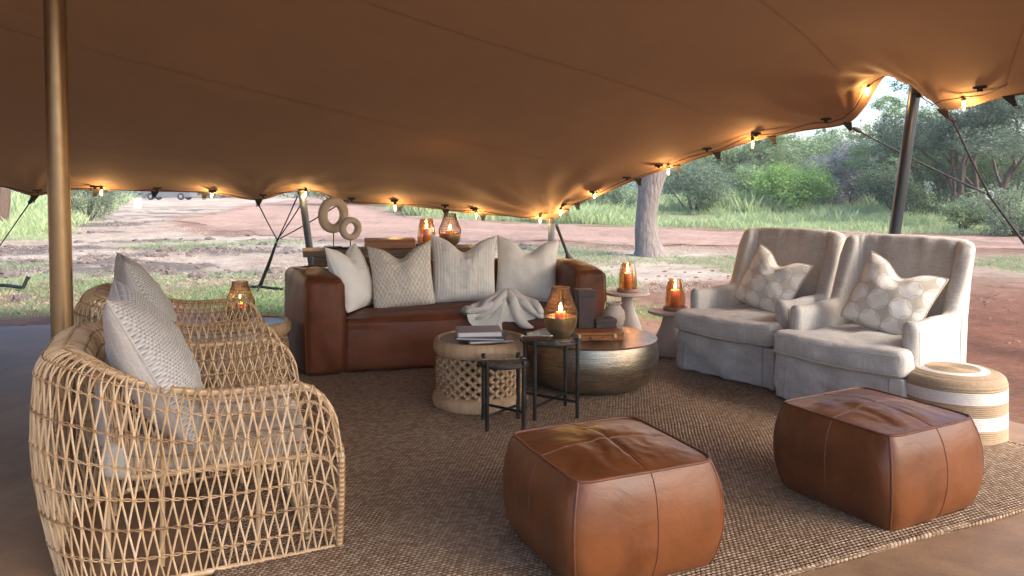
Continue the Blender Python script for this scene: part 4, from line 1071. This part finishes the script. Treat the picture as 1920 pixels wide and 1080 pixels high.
# ------------------------------------------------------------------ candle lamps
cl = bpy.data.lights.new('candle_light', 'POINT'); cl.energy = 3.2; cl.color = (1, .50, .16); cl.shadow_soft_size = .012
flm = MB().lathe([(.0005, 0), (.008, .008), (.011, .019), (.008, .036), (.0035, .050), (.0003, .058)], 12).mesh('flame', M_flame)
def candle(parent, z, r, h):
    c = MB().lathe([(.0, z), (r * .96, z), (r, z + .004), (r, z + h - .006), (r * .9, z + h), (r * .72, z + h - .004), (.0, z + h - .01)], 24).build('candle', M_wax, parent)
    MB().tube([(0, 0, z + h - .012), (.001, 0, z + h + .008)], .0014, 5).build('wick', M_black, c); link('flame', flm, c, (0, 0, z + h + .003))
    L = bpy.data.objects.new('candle_light', cl); COL.objects.link(L); L.parent = c; L.location = (0, 0, z + h + .028); return c
def hurricane():
    t = thing('hurricane_lamp', '', 'lamp', group='glass hurricane lamps')
    MB().lathe([(.0, 0), (.098, 0), (.104, .005), (.104, .026), (.099, .032), (.088, .032), (.086, .022), (.0, .022)], 40).build('dish', M_ceramic, t)
    MB().lathe([(.080, .024), (.085, .05), (.087, .10), (.082, .16), (.072, .22), (.062, .262), (.0605, .268), (.0590, .266), (.070, .219), (.0795, .16), (.0845, .10), (.0825, .05), (.078, .025)], 40).build('glass', M_amber, t)
    candle(t, .0225, .036, .155); return t
def lantern():
    t = thing('wire_lantern', '', 'lamp', group='brass and wire lanterns')
    MB().lathe([(.0, 0), (.05, 0), (.058, .006), (.085, .035), (.101, .07), (.106, .11), (.107, .128), (.102, .130), (.098, .11), (.08, .045), (.05, .018), (.0, .016)], 44).build('bowl', M_brass, t)
    pr = [(.105, .126), (.108, .145), (.107, .168), (.098, .19), (.086, .22), (.073, .255), (.062, .288), (.058, .318)]
    cur = [V3((a, b, 0)) for a, b in catmull(pr, 4)]; mb = MB()
    for k in range(64):
        a = 2 * math.pi * k / 64 + random.uniform(-.03, .03); mb.tube([(p.x * math.cos(a), p.x * math.sin(a), p.y) for p in cur], .0017, 4)
    tag(mb.build('vertical_wires', M_wire, t), kind='stuff')
    for z, rr in ((.128, .0026), (.150, .0016), (.172, .0016), (.194, .002), (.217, .0016), (.24, .0016), (.262, .002), (.29, .0016), (.318, .003)):
        r = np.interp(z, [p.y for p in cur], [p.x for p in cur]); MB().tube([(r * math.cos(a), r * math.sin(a), z) for a in [k * math.pi / 16 for k in range(32)]], rr, 5, True).build('hoop', M_wire, t)
    candle(t, .017, .036, .14); return t
hl = hurricane(); hl.location = cp(1.155, .2); hl['label'] = 'amber glass candle lamp on the console beside the flat box'
wlant = lantern(); wlant.location = cp(1.38, .17); wlant['label'] = 'brass and wire lantern on the console behind the ribbed pillow'

# ------------------------------------------------------------------ carved wooden stools
def carved_stool(bosses=True):
    t = thing('carved_stool', '', 'stool', group='carved lattice stools')
    MB().lathe([(.30, .345), (.315, .36), (.322, .39), (.315, .425), (.300, .440), (.285, .442), (.275, .434), (.274, .430)], 56, wob=.02).build('top_rim', M_stool, t)
    MB().lathe([(.0, .400), (.276, .400), (.276, .434), (.25, .431), (.0, .429)], 48).build('top', M_stool_top, t)
    MB().lathe([(.27, 0), (.318, .004), (.326, .03), (.318, .065), (.29, .085), (.25, .088), (.23, .08), (.23, 0)], 56, wob=.02).build('base_ring', M_stool, t)
    MB().lathe([(.15, .08), (.15, .35)], 32).build('hollow_shade', M_stool_top, t)  # dark cylinder standing in for the shade inside the hollow stool
    NS, z0, z1, r = 24, .075, .355, .272; span = 4.5 * 2 * math.pi / NS
    for sgn in (1, -1):
        rows = []
        for k in range(17):
            q = k / 16; a = sgn * span * (q - .5); z = mix(z0, z1, q); d = V3((math.cos(a), math.sin(a), 0)); tn = V3((-math.sin(a) * sgn, math.cos(a) * sgn, 0)) * (span * r) + V3((0, 0, z1 - z0)); tn.normalize(); w = d.cross(tn)
            rb = r + .010 * math.sin(math.pi * q) + (.006 if sgn > 0 else 0)
            rows.append([d * (rb + e) + w * f + V3((0, 0, z)) for e, f in ((-.024, -.0105), (-.024, .0105), (.004, .0105), (.008, 0), (.004, -.0105))])
        me = MB().grid(rows, True).mesh('lattice_strip', M_stool, True, 25)
        for k in range(NS): link('lattice_strip', me, t, (0, 0, 0), (0, 0, 2 * math.pi * k / NS))
    if bosses:
        bme = MB().add([(0, -.0155, 0), (0, 0, -.0155), (0, .0155, 0), (0, 0, .0155), (.015, 0, 0)], [(0, 1, 4), (1, 2, 4), (2, 3, 4), (3, 0, 4)]).mesh('boss', M_stool, False)
        step = 2 * math.pi / NS
        for m_ in range(-4, 5):
            for k in range(NS):
                a = (k + (m_ % 2) / 2) * step; q = .5 + m_ / 9
                if math.cos(a - math.radians(-87)) < -.1: continue      # the far side never shows a boss
                rb = r + .012 + .010 * math.sin(math.pi * q); link('boss', bme, t, (rb * math.cos(a), rb * math.sin(a), mix(z0, z1, q)), (0, 0, a))
    return t
st = carved_stool(); st.location = (-.219, 5.25, .018); st['label'] = 'carved wooden lattice stool topped with three books'
s2 = carved_stool(False); s2.location = (-2.04, 5.97, .0); s2['label'] = 'carved wooden stool with a lantern between rattan chair and sofa'
l2 = copy_tree(wlant); l2.location = (-2.10, 5.93, .431); l2['label'] = 'lit wire lantern on the stool behind the far rattan armchair'
def book(label, loc, rz, w, d, h, cover, group='stack of books'):
    t = thing('book', label, 'book', loc, rz, group)
    MB().softbox((0, 0, .002), (w, d, .002), .0015, 1).build('cover', cover, t); MB().softbox((0, 0, h - .002), (w, d, .002), .0015, 1).build('cover', cover, t)
    MB().softbox((-w + .003, 0, h / 2), (.003, d, h / 2), .002, 1).build('spine', cover, t)
    MB().softbox((.001, 0, h / 2), (w - .008, d - .006, h / 2 - .0042), .002, 2).build('pages', M_paper, t); return t
Bz = .018 + .430
book('bottom book of the stack with an orange and grey edge', (-.155, 5.165, Bz + .006), math.radians(14), .155, .115, .018, simple('grey orange cover', (.34, .16, .09), (.22, .19, .17), 3, .5))
book('middle navy book of the stack', (-.20, 5.17, Bz + .025), math.radians(-6), .165, .125, .018, simple('navy cover', (.06, .085, .13), (.04, .055, .09), 4, .45))
book('top lavender grey book of the stack', (-.225, 5.185, Bz + .044), math.radians(7), .15, .12, .034, simple('lavender cover', (.34, .31, .36), (.30, .275, .32), 5, .5))

# ------------------------------------------------------------------ black nesting tables
def nest_table(label, loc, R, h, rz):
    t = thing('side_table', label, 'table', loc, rz, 'black iron nesting tables')
    MB().lathe([(.0, h - .028), (R - .012, h - .028), (R - .004, h - .020), (R - .004, h - .006), (R - .014, h), (.0, h - .002)], 48, wob=.006).build('glass_top', M_glasstop, t)
    MB().tube([(R * math.cos(a), R * math.sin(a), h - .026) for a in [k * math.pi / 24 for k in range(48)]], .007, 6, True).build('rim', M_black, t)
    for k in range(4):
        a = math.pi / 4 + k * math.pi / 2; x, y = (R + .002) * math.cos(a), (R + .002) * math.sin(a)
        MB().tube([(x + .0015 * noise.noise(V3((i * .9, k, 0))), y + .0015 * noise.noise(V3((i * .9, k, 4))), (h + .012) * i / 12) for i in range(13)], [.0125 * (1 + .14 * noise.noise(V3((i * 1.7, k * 3, h)))) for i in range(13)], 8).build('leg', M_black, t)
    for k in range(2):
        a = math.pi / 4 + k * math.pi / 2; x, y = R * math.cos(a), R * math.sin(a); zz = .085 + .016 * k
        MB().tube([(-x, -y, zz), (0, 0, zz), (x, y, zz)], .009, 8).build('stretcher', M_black, t)
    return t
nest_table('taller black iron side table carrying the lantern', (.25, 4.985, .018), .195, .50, math.radians(12))
nest_table('shorter empty black iron side table with a glass top', (-.055, 4.745, .018), .155, .405, math.radians(8))
l3 = copy_tree(wlant); l3.location = (.315, 4.975, .517); l3['label'] = 'lit brass and wire lantern on the taller black side table'

# ------------------------------------------------------------------ brass drum and what stands on it
DR = V3((.60, 5.72, .018)); drum = thing('drum_table', 'round hammered brass drum coffee table', 'coffee table', DR)
MB().lathe([(.0, 0), (.28, 0), (.36, .012), (.425, .05), (.466, .11), (.484, .18), (.486, .24), (.478, .30), (.470, .335), (.468, .343)], 72).build('body', M_drum, drum)
MB().lathe([(.0, .338), (.455, .340), (.466, .341), (.474, .345), (.476, .351), (.470, .355), (.45, .352), (.0, .350)], 72).build('top', M_drum, drum)
DZ = .018 + .352
cs = thing('leather_case', 'small tan leather case with brass catches on the drum table', 'case', (.60, 5.70, DZ), math.radians(5))
MB().softbox((0, 0, .020), (.195, .165, .0195), .006, 4).build('body', M_case, cs); MB().softbox((0, 0, .051), (.196, .166, .0105), .006, 4).build('lid', M_case, cs)
MB().tube([(-.05, -.168, .03), (-.05, -.182, .026), (-.035, -.188, .018), (.035, -.188, .018), (.05, -.182, .026), (.05, -.168, .03)], .0065, 8).build('handle', M_case, cs)
for x in (-.13, .13):
    c = MB().softbox((x, -.169, .036), (.011, .004, .014), .002, 1).build('catch', M_brass, cs); MB().softbox((x, -.174, .031), (.006, .002, .007), .001, 1).build('clasp', M_brass, c)
tb = thing('tall_box', 'tall narrow plum card box standing on the leather case', 'box', (.545, 5.76, DZ + .0625), math.radians(10))
MB().softbox((0, 0, .115), (.060, .060, .115), .003, 2).build('body', M_plum, tb); MB().softbox((0, 0, .256), (.066, .066, .026), .003, 2).build('lid', M_plum, tb)
tb2 = thing('small_box', 'low plum card box in front of the tall one', 'box', (.690, 5.765, DZ + .0625), math.radians(12))
MB().softbox((0, 0, .023), (.079, .06, .023), .003, 2).build('body', M_plum, tb2); MB().softbox((0, 0, .052), (.083, .064, .013), .003, 2).build('lid', M_plum, tb2)
vz = thing('wooden_vase', 'pale turned wood vase on the drum table', 'vase', (.80, 6.03, DZ))
MB().lathe([(.0, 0), (.048, 0), (.056, .004), (.078, .04), (.089, .09), (.084, .135), (.062, .168), (.050, .178), (.049, .186), (.062, .197), (.064, .203), (.058, .206), (.046, .200), (.042, .18), (.06, .15), (.0, .10)], 40).build('body', M_vase, vz)

# ------------------------------------------------------------------ pedestal tables
def pedestal(label, loc, R, h):
    t = thing('pedestal_table', label, 'table', loc, 0, 'concrete pedestal tables')
    MB().lathe([(.0, h - .026), (R - .012, h - .026), (R, h - .018), (R, h - .008), (R - .006, h), (.0, h)], 48).build('top', M_concrete_table, t)
    k = (h - .027) / .373
    MB().lathe([(.0, 0), (.095, 0), (.112, .008 * k), (.130, .05 * k), (.134, .10 * k), (.124, .15 * k), (.100, .20 * k), (.076, .25 * k), (.060, .30 * k), (.053, .345 * k), (.056, .373 * k), (.0, .373 * k)], 40).build('base', M_concrete_table, t); return t
pedestal('taller pale concrete pedestal table beside the sofa', (1.08, 7.2, 0), .21, .495)
pedestal('shorter pale concrete pedestal table beside the wingback chair', (1.36, 6.66, .018), .178, .39)
h2 = copy_tree(hl); h2.location = (1.085, 7.2, .496); h2['label'] = 'amber glass candle lamp on the taller pedestal table'
h3 = copy_tree(hl); h3.location = (1.42, 6.68, .409); h3['label'] = 'amber glass candle lamp on the pedestal table next to the wingback'

# ------------------------------------------------------------------ wingback chairs
WB = math.atan2(-.80, .60)
def wingback(sd=0):
    t = thing('wingback_chair', '', 'armchair', group='linen wingback chairs')
    w, d, R = .45, .93, .15
    path = []
    for k in range(13): path.append(((-w, mix(.20, d - R, k / 12)), (-1, 0)))
    for k in range(1, 9): q = k / 8 * math.pi / 2; path.append(((-w + R - R * math.cos(q), d - R + R * math.sin(q)), (-math.cos(q), math.sin(q))))
    for k in range(1, 24): path.append(((mix(-w + R, w - R, k / 24), d), (0, 1)))
    half = path[:21]; path = path + [((-x, y), (-nx, ny)) for (x, y), (nx, ny) in half[::-1]]
    def section(x, y, nx, ny, Hh, th, sq=0):
        back = sm(.5, .9, y); out = []
        prof = [(0, .012), (0, .10), (0, .22), (0, .31), (0, mix(.31, Hh, .35)), (0, mix(.31, Hh, .7)), (0, Hh - .05), (.012, Hh - .018), (th * .3, Hh - .002), (th * .7, Hh - .002), (th - .012, Hh - .018), (th, Hh - .05),
                (th + .012 * back, mix(.31, Hh, .75)), (th + .03 * back, mix(.31, Hh, .5)), (th + .035 * back, mix(.31, Hh, .25)), (th, .31)]
        for o, z in prof:
            if sq: o = mix(o, th / 2, sq); z = z - .02 * sq if z > .4 else z
            px, py = x - nx * o, y - ny * o
            if z < .31: fl_ = .018 * (1 - z / .31); fl_ += .016 * noise.noise(V3((x * 7 + sd, y * 7, z * 2))) * (1 - z / .31); px += nx * fl_; py += ny * fl_
            fold = .020 * noise.noise(V3((x * 15 + sd, y * 9, z * 1.3))) * sm(.7, 1.02, z) + .010 * noise.noise(V3((x * 5 + sd, y * 5, z * 4)))
            px -= nx * fold; py -= ny * fold
            py += back * .17 * max(0, z - .42); px *= 1 + .07 * max(0, z - .5) * back
            out.append((px, py, z))
        return out
    rows = []
    for i, ((x, y), (nx, ny)) in enumerate(path):
        on_side = abs(nx) > .99
        Hh = .635 - .012 * math.sin(min(1, (y - .2) / .3) * math.pi) + (1.10 - .635) * sm(.66, .83, y)
        if y > .9: Hh += .02 * (1 - (x / w) ** 2)
        caps = [section(x, y - .034 * math.sin(q), nx, ny, Hh - .02 * (1 - math.cos(q)), .10, .8 * (1 - math.cos(q))) for q in (1.45, 1.15, .8, .4)]
        if i == 0: rows += caps
        rows.append(section(x, y, nx, ny, Hh, .10))
        if i == len(path) - 1: rows += caps[::-1]
    mb = MB(); mb.grid(rows, True); ns = len(rows[0]); last = (len(rows) - 1) * ns
    mb.f += [tuple(range(ns))[::-1], tuple(last + k for k in range(ns))]
    sh = mb.build('back_and_arms', M_linen, t, sharp=0)
    for s in (-1, 1):
        MB().tube([(s * (w + .001), .205, z) for z in (.03, .2, .4, .58)], .0022, 5).build('seam', M_linen_dark, sh)
        MB().tube([(s * (w + .012 - .01 * min(1, k / 3)), .735 + .17 * max(0, z - .42) * sm(.5, .9, .735), z) for k, z in enumerate((.03, .2, .34, .5, .64))], .0022, 5).build('seam', M_linen_dark, sh)
    def tee(p): return (p.x * mix(1, .765, sm(-.26, -.19, p.y)), p.y - .012 * (1 - (p.x / .44) ** 2) * (p.y < 0), p.z + .008 * math.sin(p.x * 6 + p.y * 4))
    MB().softbox((0, .405, .385), (.452, .415, .082), .045, 15, (.0, .012, .022), .016, 5, 2 + sd, tee).build('seat_cushion', M_linen, t, sharp=0)
    cu = t.children[-1]
    for zz in (.055, -.058):
        MB().tube([(V3(tee(V3((.452 * math.sin(q) if abs(math.sin(q)) < .985 else math.copysign(.448, math.sin(q)), -.415, zz)))) + V3((0, .405 - .004, .385))) for q in [-1.4 + 2.8 * k / 24 for k in range(25)]], .0045, 6).build('piping', M_linen, cu)
    sk = MB().softbox((0, .33, .158), (.448, .30, .148), .016, 16, (0, .006, .0), .026, 6, 9 + sd, lambda p: (p.x * (1 + .05 * (.148 - p.z)), p.y - .055 * (.148 - p.z) * (p.y < -.2), p.z)).build('skirt', M_linen, t, sharp=0)
    for s in (-1, 1): MB().tube([(s * .36, .022, .30), (s * .362, .012, .15), (s * .366, .004, .02)], .004, 5).build('pleat', M_linen_dark, sk)
    return t
ax_ = V3((.60, -.80, 0)); ay_ = V3((.80, .60, 0))
wa = wingback(); o1 = V3((1.31, 6.19, .018)) + ax_ * .45; wa.location = o1; wa.rotation_euler.z = WB; wa['label'] = 'linen wingback chair next to the pedestal table'
wb2 = wingback(3.7); wb2.rotation_euler.z = WB - .02; o2 = V3((1.80, 5.32, .018)) + ax_ * .45; wb2.location = o2; wb2['label'] = 'linen wingback chair next to the striped drum pouf'
pillow('petal_pillow', 'petal patterned pillow in the chair next to the pedestal table', o1 + ay_ * .50 - ax_ * .03 + V3((0, 0, .485)), WB - math.radians(2), math.radians(24), .48, .48, .22, .085, .02, M_petal, M_beige, seed=8, roll=math.radians(16), group='petal pillows', flange=M_beige)
pillow('petal_pillow', 'petal patterned pillow in the chair next to the striped pouf', o2 + ay_ * .48 + ax_ * .02 + V3((0, 0, .485)), WB + math.radians(4), math.radians(25), .50, .50, .22, .085, .02, M_petal, M_beige, seed=9, roll=math.radians(17), group='petal pillows', flange=M_beige)

# ------------------------------------------------------------------ striped pouf of coiled rope
M_jute = simple('jute coil', (.43, .315, .20), (.32, .225, .135), 60, .85, .9, 240, 0, .004); M_cotton = simple('white cotton coil', (.78, .74, .68), (.66, .62, .56), 60, .85, .9, 240, 0, .004)
pf = thing('striped_pouf', 'round coiled rope pouf banded in jute and white', 'pouf', (2.67, 4.66, .0))
def coils(z0, z1, R=.285):
    n = max(1, round((z1 - z0) / .0125)); pr = []
    for i in range(n):
        for k in range(4): q = k / 4; pr.append((R + .0045 * math.sin(math.pi * q), z0 + (z1 - z0) * (i + q) / n))
    pr.append((R, z1)); return pr
zs = [0, .085, .165, .235, .305]
for i in range(4): MB().lathe(coils(zs[i], zs[i + 1]), 56).build('band', M_jute if i % 2 == 0 else M_cotton, pf, sharp=0)
pr = coils(.305, .335) + [(.285 - .035 * (1 - math.cos(q)), .335 + .04 * math.sin(q)) for q in [k * math.pi / 16 for k in range(1, 9)]]
MB().lathe(pr, 56).build('band', M_cotton if False else M_jute, pf, sharp=0)
def coil_top(r0, r1, z0, z1):
    n = round((r0 - r1) / .0115); return [(mix(r0, r1, (i + k / 4) / n), mix(z0, z1, (i + k / 4) / n) + .0035 * math.sin(math.pi * k / 4)) for i in range(n) for k in range(4)] + [(r1, z1)]
MB().lathe(coil_top(.25, .20, .375, .385), 56).build('band', M_jute, pf, sharp=0); MB().lathe(coil_top(.20, .15, .385, .389), 56).build('band', M_cotton, pf, sharp=0); MB().lathe(coil_top(.15, .001, .389, .391), 56).build('band', M_jute, pf, sharp=0)

# ------------------------------------------------------------------ leather ottomans
def ottoman(label, c, rz, a, h, seed):
    t = thing('leather_ottoman', label, 'ottoman', (c[0], c[1], .018), rz, 'tan leather ottomans'); m = 16
    def wz(z): k = (z / h) * 2 - 1; return a - .006 + .038 * (1 - abs(k) ** 2.2)
    def side(k, s, z):
        w = wz(z); b = w + .012 * (1 - s * s) * (1 - ((z / h) * 2 - 1) ** 4) + .004 * noise.fractal(V3((s * 2 + k * 7, z * 7, seed)), 1, 2, 3) * (1 - s ** 8); x, y = s * w, -b
        g_ = 1.045 * w / ((abs(x) ** 11 + abs(y) ** 11) ** (1 / 11)) * b / w if abs(y) > 0 else 1; g_ = min(g_, 1.045); x, y = x * g_ / 1.02, y * g_ / 1.02
        for _ in range(k): x, y = -y, x
        return V3((x, y, z))
    ss = [math.sin((i / m * 2 - 1) * math.pi / 2) for i in range(m)]
    zs_ = [.0, .01, .03] + [h * k / 16 for k in range(2, 16)] + [h]
    mb = MB(); mb.grid([[side(k, s, z) for k in range(4) for s in ss] for z in zs_], True); mb.f.append(tuple(range(4 * m))[::-1]); mb.build('sides', M_ottoman, t, sharp=60)
    w = wz(h)
    def topz(x, y): X, Y = x / w, y / w; e = (1 - X ** 4) * (1 - Y ** 4); return h + .040 * (1 - X * X) * (1 - Y * Y) + .009 * e * noise.fractal(V3((X * 2.3 + seed, Y * 1.4, seed * 2)), 1, 2, 4) - .012 * e * (math.exp(-(X / .03) ** 2) + math.exp(-(Y / .03) ** 2)) * .5
    g = [-w + 2 * w * i / 56 for i in range(57)]
    def tp(x, y):
        m_ = max(abs(x), abs(y)); f_ = 1.0
        if m_ > 1e-6: sx, sy = x / m_ * w, y / m_ * w; g_ = min(1.045, 1.045 * w / ((abs(sx) ** 11 + abs(sy) ** 11) ** (1 / 11))) / 1.02; f_ = mix(1, g_, (m_ / w) ** 2)
        return (x * f_, y * f_, topz(x, y))
    mb = MB(); mb.grid([[tp(x, y) for x in g] for y in g]); mb.build('top', M_ottoman, t, sharp=0)
    mb = MB(); per = [side(k, s, h) + V3((0, 0, .001)) for k in range(4) for s in ss]; mb.tube([p + V3((.0015 * noise.noise(p * 40), .0015 * noise.noise(p * 33), .0015 * noise.noise(p * 50))) for p in per], .0065, 7, True); mb.build('piping', M_welt, t)
    for k in range(4):
        MB().tube([side(k, -1, h * i / 14) for i in range(15)], .0055, 7).build('piping', M_welt, t)
        MB().tube([side(k, .02, h * i / 14) for i in range(15)], .0028, 5).build('seam', M_welt, t)
    for ax in (0, 1): MB().tube([(x, 0, topz(x, 0) + .001) if ax else (0, x, topz(0, x) + .001) for x in g], .0026, 5).build('seam', M_welt, t)
    for x in (-1, 1):
        for y in (-1, 1): MB().lathe([(.018, -.016), (.018, .004)], 10).build('foot', M_black, t, (x * a * .8, y * a * .8, .0))
    return t
ottoman('tan leather ottoman nearest the rattan armchair', (.394, 3.165), math.radians(23), .308, .405, 1)
ottoman('tan leather ottoman in front of the striped pouf', (1.735, 3.675), math.radians(28), .302, .405, 2)
